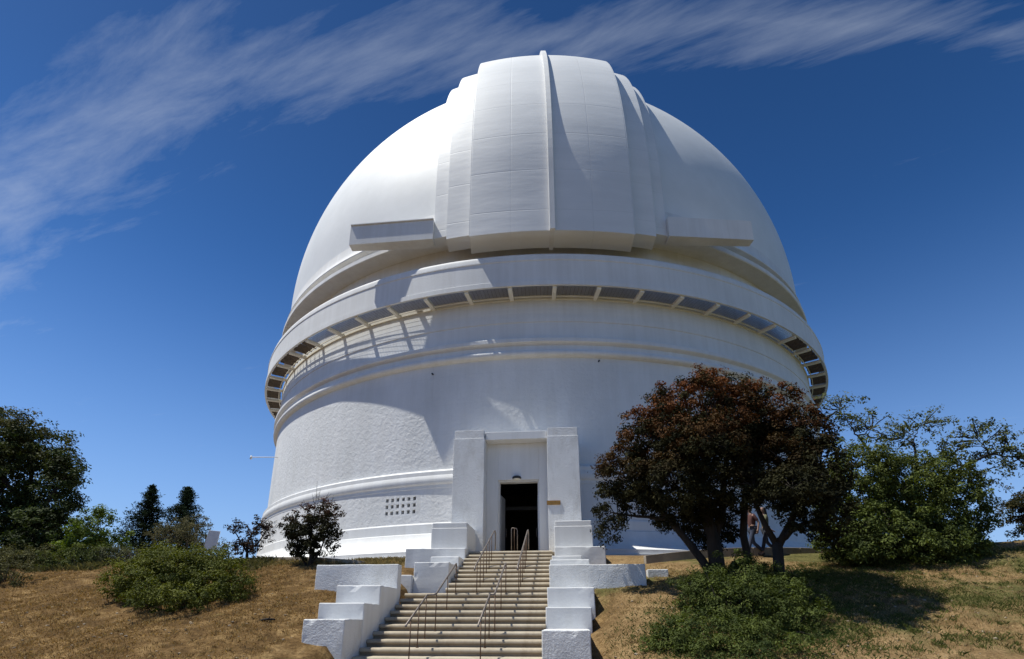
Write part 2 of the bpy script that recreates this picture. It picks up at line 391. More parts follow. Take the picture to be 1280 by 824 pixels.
def walkway():
    w = bpy.data.objects.new('walkway', None); C.objects.link(w); w.parent = obs
    b = MB(); b.lathe([(21.70, 14.97), (21.72, 14.6), (21.72, 13.12), (21.86, 13.1), (21.86, 13.36), (21.81, 13.40), (21.81, 14.52), (21.84, 14.55), (21.84, 14.62), (21.79, 14.66)])
    b.lathe([(21.79, 14.66), (21.785, 14.82), (21.76, 14.93), (21.73, 14.97), (21.70, 14.97)], smooth_prof=True); b.build('fascia', SMOOTH, w)
    b = MB(); b.lathe([(20.65, 13.02), (20.70, 13.02), (20.70, 13.16)]); b.lathe([(20.88, 13.1), (20.88, 13.03), (20.93, 13.03), (20.93, 13.1)]); b.build('inner_beam', CREAM, w)
    n = 62; br = MB(); br.box(-.10, .10, -21.73, -20.64, 12.99, 13.14)
    bm = br.build('bracket', CREAM, w); me = bm.data
    gb = MB(); gb.box(-.004, .004, -21.71, -20.80, 13.04, 13.32); gr = gb.build('grating_fin', GRATE, w); gme = gr.data; gr.rotation_euler.z = R_(180)
    for i in range(n):
        a = R_(4.84) + 2 * PI * i / n
        o = bm if i == 0 else link('bracket', me, None, w); o.rotation_euler.z = a
        if abs((math.degrees(a) - 2.6 + 180) % 360 - 180) < 42: continue        # plain open bays over the front
        for f in (.25, .5, .75):
            o = link('grating_fin', gme, None, w); o.rotation_euler.z = a + 2 * PI * f / n
    # fine brown mesh underfoot, far too fine to pick apart
    b = MB()
    for k in range(11):
        r = 20.98 + k * .07; b.lathe([(r + .010, 13.085), (r, 13.085)], n=360)
    for k in range(720):
        a = 2 * PI * k / 720; ca, sa = math.cos(a), math.sin(a); P = lambda r, t: (r * sa + t * ca, -r * ca + t * sa, 13.09)
        b.add([P(20.94, -.005), P(21.7, -.005), P(21.7, .005), P(20.94, .005)], [[0, 1, 2, 3]])
    tag(b.build('floor_mesh', GRATE, w), kind='stuff')
walkway()
def dome():
    b = MB()
    b.lathe([(20.2, 12.4), (20.2, 17.02), (21.2, 17.05), (21.25, 17.1), (21.25, 17.34), (20.86, 17.40), (20.84, 17.86), (21.12, 17.9), (21.14, 17.96)], n=300)
    b.lathe([(21.14, 17.96), (21.02, 18.15), (20.94, 18.5), (20.9, 19.0)], n=300, smooth_prof=True); b.build('dome_skirt', SMOOTH, obs)
    b = MB(); b.lathe([(RD, 19.0), (RD, ZC)] + [(max(.001, RD * math.cos(t)), ZC + RD * math.sin(t)) for t in np.linspace(.03, PI / 2, 60)], n=300, smooth_prof=True)
    b.build('dome_shell', DOME, obs)
dome()
def shutter():
    sh = bpy.data.objects.new('shutter', None); C.objects.link(sh); sh.parent = obs; sh.rotation_euler.z = PHI
    def layer(name, x0, x1, R, zb, Rin, mat, th1=R_(112), n=64, side0=True, side1=True):
        b = MB(); m = max(6, int(abs(x1 - x0) / .35)); xs = np.linspace(x0, x1, m + 1)
        ts = np.linspace(0, th1, n)
        def ring(RR):
            rows = []
            for x in xs:
                rx = math.sqrt(RR * RR - x * x)
                rows.append([(x, -rx, zb)] + [(x, -rx * math.cos(t), ZC + rx * math.sin(t)) for t in ts])
            return rows
        A = ring(R); I = ring(Rin); K = n + 1
        vs = [p for r in A for p in r]
        fs = [[i * K + j, (i + 1) * K + j, (i + 1) * K + j + 1, i * K + j + 1] for i in range(m) for j in range(K - 1)]
        b.add(vs, fs, True)
        for flag, idx, flip in ((side0, 0, False), (side1, m, True)):
            if not flag: continue
            vs = A[idx] + I[idx]; f = [[j, j + 1, K + j + 1, K + j] for j in range(K - 1)]
            if flip: f = [q[::-1] for q in f]
            b.add(vs, f, True)
        vs = [r[0] for r in A] + [r[0] for r in I]; b.add(vs, [[i, i + m + 1, i + m + 2, i + 1] for i in range(m)])      # underside
        vs = [r[-1] for r in A] + [r[-1] for r in I]; b.add(vs, [[i, i + 1, i + m + 2, i + m + 1] for i in range(m)])    # far end
        return b.build(name, mat, sh)
    for s in (-1, 1):
        e = lambda a, c: (a, c) if s > 0 else (-c, -a)
        x = e(.004, 4.15); layer('shutter_panel', x[0], x[1], 22.45, 15.8, 21.1, SHUT)
        x = e(4.152, 5.42); layer('shutter_edge', x[0], x[1], 21.93, 16.3, 20.9, SHUT)
        x = e(5.423, 6.2); layer('shutter_edge', x[0], x[1], 21.5, 16.85, 20.8, SHUT)
        # straight rail beam on which the shutter slides
        b = MB(); f0, f1, bk0, bk1 = (-20.86), (-20.48), -20.0, -19.86
        xa, xb = 6.203 * s, 10.74 * s
        vs = [(xa, f0, 16.64), (xb, f1, 16.62), (xb, bk1, 16.68), (xa, bk0, 16.7), (xa, f0, 17.86), (xb, f1, 17.82), (xb, bk1, 17.8), (xa, bk0, 17.84)]
        if s < 0: vs = [vs[i] for i in (1, 0, 3, 2, 5, 4, 7, 6)]
        b.hexa(vs)
        if s < 0: b.hexa([(xb, f1 - .075, 17.83), (xa, f0 - .075, 17.87), (xa, f0 + .3, 17.87), (xb, f1 + .3, 17.83), (xb, f1 - .075, 17.88), (xa, f0 - .075, 17.92), (xa, f0 + .3, 17.92), (xb, f1 + .3, 17.88)])     # flange added along the top of the left beam to shade its face
        b.build('rail_beam', SMOOTH, sh)
        # struts carrying the beam end off the dome
        b = MB()
        b.box(s * 8.9 - .1, s * 8.9 + .1, -20.1, -18.2, 17.3, 17.6)
        b.build('beam_strut', SMOOTH, sh)
    # seam batten down the middle
    b = MB(); R0, R1, w = 22.40, 22.70, .13; ts = [None] + list(np.linspace(0, R_(112), 70)); vs = []
    for t in ts:
        for (x, r) in ((-w, R0), (-w, R1), (w, R1), (w, R0)):
            vs.append((x, -r, 15.72) if t is None else (x, -r * math.cos(t), ZC + r * math.sin(t)))
    fs = []
    for i in range(len(ts) - 1):
        q = i * 4
        for k in range(3): fs.append([q + k, q + k + 1, q + k + 5, q + k + 4][::-1])
    fs += [[0, 1, 2, 3]]; b.add(vs, fs); b.box(-.1, .1, -22.5, -21.05, 15.70, 15.795); b.build('seam_batten', SMOOTH, sh)
    for x0 in (-1.35, -.75, .55, 1.1):                     # small hardware on the crest
        b = MB(); t = R_(72); r = 22.45; M = Matrix.Translation((x0, -r * math.cos(t), ZC + r * math.sin(t))) @ Matrix.Rotation(-(PI / 2 - t), 4, 'X')
        b.box(-.16, .16, -.12, .12, -.05, .16, M); b.build('crest_bracket', SMOOTH, sh)
shutter()

def portal():
    p = bpy.data.objects.new('portal', None); C.objects.link(p); p.parent = obs
    for s in (-1, 1):
        b = MB(); x0, x1 = sorted((s * 1.33, s * 2.66))
        b.box(x0, x1, -22.8, -20.2, -.5, 4.98); b.box(x0 + .03, x1 - .03, -22.765, -20.2, 4.98, 5.36)
        b.build('pillar', RENDER, p, bevel=.015)
    b = MB(); b.box(-1.327, 1.327, -22.6, -20.2, 4.95, 5.3); b.build('lintel', SMOOTH, p, bevel=.015)
    b = MB(); b.box(-1.326, -.83, -22.0, -21.5, -.3, 4.947); b.box(.93, 1.326, -22.0, -21.5, -.3, 4.947); b.box(-.829, .929, -22.0, -21.5, 3.3, 4.947)
    b.build('recess_wall', SMOOTH, p, bevel=.01)
    b = MB(); b.box(-.829, -.77, -21.9, -21.55, 0, 3.24); b.box(.87, .929, -21.9, -21.55, 0, 3.24); b.box(-.829, .929, -21.9, -21.55, 3.241, 3.298); b.build('door_frame', SMOOTH, p)
    b = MB()                                               # the dim hall seen through the doorway
    b.add([(-2.4, -21.49, -.01), (2.4, -21.49, -.01), (2.4, -13, -.01), (-2.4, -13, -.01)], [[0, 1, 2, 3]])
    b.add([(-2.4, -21.49, 4.6), (2.4, -21.49, 4.6), (2.4, -13, 4.6), (-2.4, -13, 4.6)], [[3, 2, 1, 0]])
    for x in (-2.4, 2.4): b.add([(x, -21.49, -.01), (x, -13, -.01), (x, -13, 4.6), (x, -21.49, 4.6)], [[0, 1, 2, 3]])
    b.add([(-2.4, -13, -.01), (2.4, -13, -.01), (2.4, -13, 4.6), (-2.4, -13, 4.6)], [[0, 1, 2, 3]])
    b.box(-.95, 1.05, -19.62, -19.5, 2.45, 2.62); b.build('entrance_hall', DARKIN, p)
    for s, hx, ang in ((1, -.76, 84), (-1, .86, -87)):
        d = bpy.data.meshes.new('door_leaf'); b = MB()
        b.box(0, .80 * s, -.025, .025, 0.01, 2.72); b.box(.1 * s, .7 * s, -.032, .032, 1.3, 2.5)
        o = b.build('door_leaf', DOORP, obs, (hx, -21.6, 0)); o.rotation_euler.z = R_(ang)
        h = MB(); h.tube([(.72 * s, -.03, 1.0), (.72 * s, -.09, 1.02), (.72 * s, -.09, 1.38), (.72 * s, -.03, 1.4)], .014, 6); h.build('handle', STEEL, o)
    b = MB(); b.box(1.28, 1.83, -22.83, -22.798, 2.02, 2.19)
    for k in range(2): b.box(1.33, 1.78, -22.836, -22.829, 2.06 + .06 * k, 2.085 + .06 * k)
    b.build('plaque', BRONZE, obs)
    lamp = MB(); lamp.lathe([(.02, .10), (.16, .10), (.19, .06), (.19, .0), (.15, -.01)], n=24); o = lamp.build('door_lamp', BLACK, obs, (-.02, -22.02, 3.35))
    lamp = MB(); lamp.lathe([(.001, -.09), (.08, -.07), (.15, -.01)], n=24, smooth_prof=True); lamp.build('lamp_glass', GLASSW, o)
portal()
def vents():
    # three rows of six square openings pierced through the wall
    for az in VENTS:
        b = MB(); R = 20.78
        P = lambda a, z, r=R: (r * math.sin(a), -r * math.cos(a), z)
        ae = [-R_(3)]; ze = [2.2]
        for c in range(6): x = (c - 2.5) * .30; ae += [(x - .08) / R, (x + .08) / R]
        ae.append(R_(3))
        for r in range(3): z = 2.68 + (r - 1) * .31; ze += [z - .085, z + .085]
        ze.append(3.16)
        for i in range(len(ae) - 1):
            for j in range(len(ze) - 1):
                a0, a1, z0, z1 = ae[i], ae[i + 1], ze[j], ze[j + 1]
                if i % 2 == 1 and j % 2 == 1:
                    q = [P(a0, z0), P(a1, z0), P(a1, z1), P(a0, z1)]; d = [P(a0, z0, R - .9), P(a1, z0, R - .9), P(a1, z1, R - .9), P(a0, z1, R - .9)]
                    b.add(q + d, [[k, k + 4, (k + 1) % 4 + 4, (k + 1) % 4] for k in range(4)])
                else:
                    m = max(1, int((a1 - a0) / R_(1))); aa = np.linspace(a0, a1, m + 1)
                    for k in range(m): b.add([P(aa[k], z0), P(aa[k + 1], z0), P(aa[k + 1], z1), P(aa[k], z1)], [[0, 1, 2, 3]], True)
        o = b.build('vent_grille', STUCCO, obs); o.rotation_euler.z = R_(az)
    for az, z in ((10.8, 9.62), (-12.4, 9.36)):
        b = MB(); b.tube([(0, -20.55, z), (0, -20.72, z - .01)], .04, 10); o = b.build('drain_spout', BLACK, obs); o.rotation_euler.z = R_(az)
    # thin lamp arm standing out from the drum on the left
    b = MB(); b.tube([(-16.0, -12.6, 7.55), (-18.15, -12.55, 7.62)], .028, 8); o = b.build('lamp_arm', SMOOTH, obs)
    b = MB(); b.tube([(-18.15, -12.55, 7.50), (-18.15, -12.55, 7.72)], [.08, .05], 10); b.build('lamp_head', SIGNM, o)
vents()

# ------------------------------------------------------------------ stairs, stepped walls, rails, kerb
RISE, TREAD, Y0 = .17, .42, -24.4
def staircase():
    st = thing('staircase', 'long flight of worn tan concrete steps climbing to the open doorway', 'steps', (0, -28, -2))
    inv = Vector((0, 28, 2))
    b = MB(); b.box(-2.66, 2.66, -23.98, -20.2, -.45, -.004); o = b.build('landing', CONC, st); o.location = inv
    cache = {}
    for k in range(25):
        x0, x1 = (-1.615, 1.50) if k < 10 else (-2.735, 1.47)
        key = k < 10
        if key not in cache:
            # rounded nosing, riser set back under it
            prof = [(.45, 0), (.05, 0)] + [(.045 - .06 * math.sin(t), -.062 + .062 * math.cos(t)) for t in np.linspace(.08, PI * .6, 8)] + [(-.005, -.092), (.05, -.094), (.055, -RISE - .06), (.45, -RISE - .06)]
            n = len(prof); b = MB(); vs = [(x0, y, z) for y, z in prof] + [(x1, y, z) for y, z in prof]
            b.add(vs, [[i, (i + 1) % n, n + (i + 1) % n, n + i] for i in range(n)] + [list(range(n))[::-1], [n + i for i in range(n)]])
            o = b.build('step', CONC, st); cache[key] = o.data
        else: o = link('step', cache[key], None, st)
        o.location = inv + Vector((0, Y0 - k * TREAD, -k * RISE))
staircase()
def rough_box(b, x0, x1, y0, y1, z0, z1, st=.16, amp=.009):
    from mathutils import noise
    bm = bmesh.new(); n = [max(1, int(round((q - p) / st))) for p, q in ((x0, x1), (y0, y1), (z0, z1))]
    idx = {}
    def V(i, j, k):
        if (i, j, k) not in idx:
            p = Vector((x0 + (x1 - x0) * i / n[0], y0 + (y1 - y0) * j / n[1], z0 + (z1 - z0) * k / n[2]))
            edge = (i in (0, n[0])) + (j in (0, n[1])) + (k == n[2]); d = Vector((noise.noise(p * 2.3 + Vector((7, 0, 0))), noise.noise(p * 2.3), noise.noise(p * 2.3 - Vector((0, 9, 0))))) * amp
            if edge >= 2:
                c = Vector(((x0 + x1) / 2, (y0 + y1) / 2, z1 - .3)) - p; d += c.normalized() * max(0, noise.noise(p * 6.1) - .15) * .05
            idx[(i, j, k)] = bm.verts.new(p + d)
        return idx[(i, j, k)]
    for i in range(n[0]):
        for j in range(n[1]): bm.faces.new((V(i, j, n[2]), V(i + 1, j, n[2]), V(i + 1, j + 1, n[2]), V(i, j + 1, n[2])))
        for k in range(n[2]):
            bm.faces.new((V(i, 0, k), V(i + 1, 0, k), V(i + 1, 0, k + 1), V(i, 0, k + 1))); bm.faces.new((V(i, n[1], k), V(i, n[1], k + 1), V(i + 1, n[1], k + 1), V(i + 1, n[1], k)))
    for j in range(n[1]):
        for k in range(n[2]):
            bm.faces.new((V(0, j, k), V(0, j, k + 1), V(0, j + 1, k + 1), V(0, j + 1, k))); bm.faces.new((V(n[0], j, k), V(n[0], j + 1, k), V(n[0], j + 1, k + 1), V(n[0], j, k + 1)))
    bm.verts.index_update(); b.add([v.co[:] for v in bm.verts], [[v.index for v in f.verts] for f in bm.faces]); bm.free()
def flank(label, blocks):
    w = thing('stepped_wall', label, 'wall', (0, -29, -2), 'white stepped walls flanking the stairs')
    for (x0, x1, y0, y1, z0, z1, mat, cap) in blocks:
        b = MB()
        if cap:
            b.box(x0, x1, y0, y1, z0, z1 - cap); b.box(x0 + .025, x1 - .025, y0 + .03, y1, z1 - cap, z1)
        else: rough_box(b, x0, x1, y0, y1, z0, z1)
        o = b.build('wall_block', mat, w, bevel=.022); o.location = (0, 29, 2)
S_, F_ = RENDER, SMOOTH
flank('white stepped wall with five blocks down the left edge of the stairs', [
    (-2.98, -1.62, -24.75, -22.81, -1.2, 1.03, F_, .20),
    (-3.84, -1.625, -25.05, -24.755, -1.4, .05, F_, 0),
    (-2.60, -1.62, -26.2, -25.055, -1.9, -.38, F_, 0),
    (-2.74, -1.625, -27.75, -26.205, -2.6, -.72, F_, 0),
    (-3.5, -2.745, -27.9, -27.6, -2.6, -1.12, F_, 0),
    (-5.20, -2.76, -29.3, -28.95, -3.2, -.93, S_, 0),
    (-3.92, -2.745, -30.75, -29.305, -3.6, -1.60, F_, 0),
    (-3.86, -2.74, -31.85, -30.755, -4.2, -2.07, F_, 0),
    (-3.68, -2.745, -32.95, -31.855, -5.0, -2.44, S_, 0)])
flank('white stepped wall with blocks down the right edge of the stairs by the bare slope', [
    (1.60, 2.98, -24.75, -22.81, -1.2, 1.03, F_, .20),
    (1.595, 3.40, -25.05, -24.755, -1.4, .05, F_, 0),
    (1.53, 2.53, -26.3, -25.055, -1.9, -.41, F_, 0),
    (1.525, 2.7, -28.1, -26.305, -2.6, -.72, F_, 0),
    (1.515, 4.25, -28.7, -28.105, -3.2, -.93, S_, 0),
    (1.49, 2.74, -29.85, -28.705, -3.4, -1.63, F_, 0),
    (1.475, 2.61, -30.65, -29.855, -3.8, -2.15, F_, 0),
    (1.47, 2.49, -32.75, -30.655, -5.0, -2.66, S_, 0)])
b = MB(); b.box(4.4, 5.0, -27.95, -27.6, -2.2, -1.02); tag(b.build('wall_stub', RENDER, bevel=.02), 'short low white wall stub just behind the end of the right long wall', 'wall')

def zs(y): return -RISE / TREAD * (Y0 - y)
def rail(label, parts, posts, loc, rr=.024):
    r = thing('handrail', label, 'handrail', loc, 'steel handrails on the stairs'); inv = -Vector(loc)
    for pts in parts:
        b = MB(); b.tube(pts, rr, 10); o = b.build('rail', STEEL, r); o.location = inv
    for (x, y, zt) in posts:
        k = math.floor((Y0 - y) / TREAD + .999); zb = -k * RISE if y < Y0 else 0
        b = MB(); b.tube([(x, y, zb), (x, y, zt)], .013, 6); b.tube([(x, y, zb), (x, y, zb + .02)], .035, 8); o = b.build('post', RUST, r); o.location = inv
H = .86
def curl(x, y, z, s): return [(x, y + .10 * s, z + .03), (x, y + .17 * s, z - .02), (x, y + .17 * s, z - .10), (x, y + .10 * s, z - .12)]
def lower_rail(x, x2, label):
    y0, ym, y1 = -32.85, -31.15, -28.75
    p = [(x, y0 - .02, zs(y0) + H - .05), (x, y0, zs(y0) + H)] + [(x, ym, zs(ym) + H), (x + (x2 - x) * .3, ym + .06, zs(ym) + H + .01), (x2 - (x2 - x) * .2, ym + .05, zs(ym) + H + .01), (x2, ym + .12, zs(ym + .1) + H)]
    p += [(x2, y1, zs(y1) + H)] + curl(x2, y1, zs(y1) + H, 1)
    rail(label, [p], [(x, -32.5, zs(-32.5) + H), (x, -31.85, zs(-31.85) + H), (x, -31.2, zs(-31.2) + H), (x2, -31.0, zs(-31.0) + H), (x2, -29.75, zs(-29.75) + H), (x2, -28.6, zs(-28.7) + H)], (x, -31, zs(-31)))
lower_rail(-1.42, -1.22, 'lower left steel handrail with cranked middle on rusty posts')
lower_rail(.14, .25, 'lower handrail with cranked middle standing in the centre of the stairs')
def upper_rail(x, label):
    y0, y1 = -29.0, -24.9
    p = [(x, y0 - .04, zs(y0) + H - .10), (x, y0, zs(y0) + H - .02), (x, y0 + .1, zs(y0 + .1) + H), (x, -27.0, zs(-27) + H), (x, -26.9, zs(-26.9) + H), (x, y1, zs(y1) + H), (x, y1 + .25, zs(y1) + H + .06), (x, y1 + .4, zs(y1) + H - .03), (x, y1 + .42, zs(y1) + H - .3), (x, y1 + .42, zs(y1) + H - .62)]
    rail(label, [p], [(x, y, zs(y) + H) for y in (-28.6, -28.0, -27.35, -26.7, -26.1, -25.5)] , (x, -27, zs(-27)))
upper_rail(-.60, 'upper left handrail curving down in front of the left door post')
upper_rail(.63, 'upper right handrail rising to the right side of the doorway')
rail('short hooped rail standing in the middle of the doorway landing', [[(-.02, -24.3, 0), (-.02, -24.3, .80), (0, -24.3, .86), (.08, -24.3, .86), (.17, -24.3, .84), (.20, -24.3, .78), (.20, -24.3, 0)]], [(.09, -24.3, .86)], (0, -24.3, 0), .015)

def kerb(label, a0, a1, h, step):
    k = thing('kerb', label, 'kerb', (26.2 * math.sin((a0 + a1) / 2), -26.2 * math.cos((a0 + a1) / 2), -.5)); inv = -k.location
    a = a0; rng = random.Random(3)
    while a < a1 - 1e-4:
        e = min(a + step, a1) - .0006; b = MB(); m = 4; vs = []; fs = []; dz = rng.uniform(-.012, .012)
        for i in range(m + 1):
            t = a + (e - a) * i / m
            for R in (26.05, 26.3):
                x, y = R * math.sin(t), -R * math.cos(t); g = ground_z(26.18 * math.sin(t), -26.18 * math.cos(t))
                vs += [(x, y, g - .4), (x, y, g + h + dz)]
        for i in range(m):
            q = i * 4
            fs += [[q + 2, q + 6, q + 7, q + 3], [q + 3, q + 7, q + 5, q + 1], [q + 1, q + 5, q + 4, q]]
        fs += [[0, 2, 3, 1], [m * 4 + 1, m * 4 + 3, m * 4 + 2, m * 4]]
        b.add(vs, fs); o = b.build('kerb_stone', KERBM, k, bevel=.012); o.location = inv; a += step
kerb('low concrete kerb curving along the top of the dry slope left of the stairs', R_(-33), R_(-11.4), .12, R_(5.4))
kerb('brown concrete kerb curving behind the trees right of the stairs', R_(10.2), R_(36), .26, R_(4.3))

# ------------------------------------------------------------------ vegetation
def leaf_mesh(name, pos, nrm, size, tint, rng, aspect=.5, fold=.25, mat=None):
    """diamond leaves: pos (n,3), facing nrm, length size (n,)"""
    n = len(pos); d = rng.normal(size=(n, 3)); d -= nrm * (d * nrm).sum(1, keepdims=True); d /= np.linalg.norm(d, axis=1, keepdims=True) + 1e-9
    w = np.cross(nrm, d); s = size[:, None]
    V = np.empty((n, 4, 3)); V[:, 0] = pos - d * s * .5; V[:, 1] = pos + w * s * aspect * .5 + nrm * s * fold * .4
    V[:, 2] = pos + d * s * .5; V[:, 3] = pos - w * s * aspect * .5 + nrm * s * fold * .4
    me = bpy.data.meshes.new(name); me.vertices.add(n * 4); me.vertices.foreach_set('co', V.astype(np.float32).ravel())
    F = np.empty((n, 2, 3), np.int32); k = np.arange(n) * 4
    F[:, 0] = np.stack([k, k + 1, k + 2], 1); F[:, 1] = np.stack([k, k + 2, k + 3], 1)
    me.loops.add(n * 6); me.loops.foreach_set('vertex_index', F.ravel())
    me.polygons.add(n * 2); me.polygons.foreach_set('loop_start', np.arange(n * 2, dtype=np.int32) * 3)
    me.update(calc_edges=True)
    at = me.color_attributes.new('tint', 'FLOAT_COLOR', 'POINT')
    T = np.ones((n, 4, 4), np.float32); T[:, :, :3] = tint[:, None, :]; at.data.foreach_set('color', T.ravel())
    me.materials.append(mat); return me
def unit(v): return v / (np.linalg.norm(v, axis=1, keepdims=True) + 1e-9)
def clusters(blobs, dens, rng, shell=.45, warp=.18):
    out = []; nr = []
    for (x, y, z, rx, ry, rz) in blobs:
        vol = rx * ry * rz * 4.19; n = max(6, int(dens * vol ** .8))
        d = unit(rng.normal(size=(n, 3))); r = (shell + (1 - shell) * rng.random(n)) ** .6
        r *= 1 + warp * np.sin(d[:, 0] * 5 + x) * np.sin(d[:, 1] * 4 + y) + warp * rng.normal(size=n) * .45
        out.append(np.array([x, y, z]) + d * r[:, None] * np.array([rx, ry, rz])); nr.append(d)
    return np.concatenate(out), np.concatenate(nr)
def crown_mesh(blobs, rng, dens, per, crad, lsize, pal, mat, top=None, shell=.45, warp=.18, aspect=.5, up=.5, flat=.7):
    c, d = clusters(blobs, dens, rng, shell, warp)
    m = len(c); k = rng.integers(int(per * .5), int(per * 1.5), m); idx = np.repeat(np.arange(m), k); n = len(idx)
    rr = crad * (0.6 + .8 * rng.random(m))
    off = unit(rng.normal(size=(n, 3))) * (rng.random(n) ** .45)[:, None]; off[:, 2] *= flat
    pos = c[idx] + off * rr[idx][:, None]
    nrm = unit(off * .8 + d[idx] * .4 + rng.normal(size=(n, 3)) * .55 + np.array([0, 0, up]))
    pal = np.array(pal); cw = rng.random(m); base = pal[0] * (1 - cw[:, None]) + pal[1] * cw[:, None]
    if top is not None:                                    # young red growth on the outer, upper shoots
        col, zlo, zhi, amt = top; w = np.clip((c[:, 2] - zlo) / (zhi - zlo), 0, 1) * amt * (rng.random(m) < .75) * (d[:, 2] > -.3) * rng.random(m) ** .5
        base = base * (1 - w[:, None]) + np.array(col) * w[:, None]
    t = base[idx] * (0.7 + .6 * rng.random(n))[:, None]
    return leaf_mesh('crown', pos, nrm, lsize * (.6 + .7 * rng.random(n)), t, rng, aspect, .25, mat), c
def limbs(b, forks, blobs, cl, rng, r0, nt=10, rt=.012):
    """from each fork point grow a limb into every blob assigned to it, then twigs to some leaf clusters"""
    nodes = []
    for bl in blobs:
        t = Vector(bl[:3]); f = min(forks, key=lambda q: (Vector(q[0]) - t).length + (0 if q[0][2] < t.z + .3 else 2)); s = Vector(f[0])
        mid = s.lerp(t, .5) + Vector(rng.normal(size=3)) * .12 * (t - s).length + Vector((0, 0, -.08 * (t - s).length))
        pts = []
        for q in np.linspace(0, 1, 8):
            p = s.lerp(mid, q).lerp(mid.lerp(t, q), q); pts.append(p + Vector(rng.normal(size=3)) * .025 * (1 if 0 < q < 1 else 0))
        b.tube(pts, [f[1] * (1 - .78 * q) for q in np.linspace(0, 1, 8)], 7); nodes += [(p, f[1] * (1 - .78 * i / 7)) for i, p in enumerate(pts[2:], 2)]
    for i in rng.permutation(len(cl))[:nt * len(blobs)]:
        t = Vector(cl[i]); s, r = min(nodes, key=lambda q: (q[0] - t).length)
        m = s.lerp(t, .5) + Vector(rng.normal(size=3)) * .08 * (t - s).length
        b.tube([s, m, t], [min(r * .6, rt * 2.2), rt * 1.3, rt * .5], 5, cap=False)
def tree(name, label, cat, base, trunk, blobs, seed, pal, dens=9, per=34, crad=.30, lsize=.14, mat=None, group=None, top=None, r0=.2, nt=10, shell=.45, warp=.18, aspect=.5, rt=.012, bare=None, up=.5):
    rng = np.random.default_rng(seed); gz = ground_z(base[0], base[1])
    t = thing(name, label, cat, (base[0], base[1], gz), group); inv = -t.location
    me, cl = crown_mesh(blobs, rng, dens, per, crad, lsize, pal, mat or LEAF, top, shell, warp, aspect, up)
    o = link('crown', me, None, t); o.location = inv
    b = MB(); forks = []
    for pts, ra, rb in trunk:
        pts = [Vector(p) for p in pts]; n = len(pts); b.tube(pts, [ra + (rb - ra) * i / (n - 1) for i in range(n)], 10)
        for i, p in enumerate(pts):
            if i >= n // 2: forks.append((tuple(p), (ra + (rb - ra) * i / (n - 1)) * .8))
    limbs(b, forks, blobs, cl, rng, r0, nt, rt)
    if bare:
        for (s, e) in bare:
            s, e = Vector(s), Vector(e); b.tube([s, s.lerp(e, .5) + Vector(rng.normal(size=3)) * .05, e], [.014, .009, .004], 5, False)
            for _ in range(4):
                q = s.lerp(e, rng.uniform(.25, .9)); b.tube([q, q + Vector((rng.normal() * .16, rng.normal() * .16, rng.uniform(.05, .3)))], [.007, .003], 4, False)
    o = b.build('trunk', BARK, t); o.location = inv
    return t
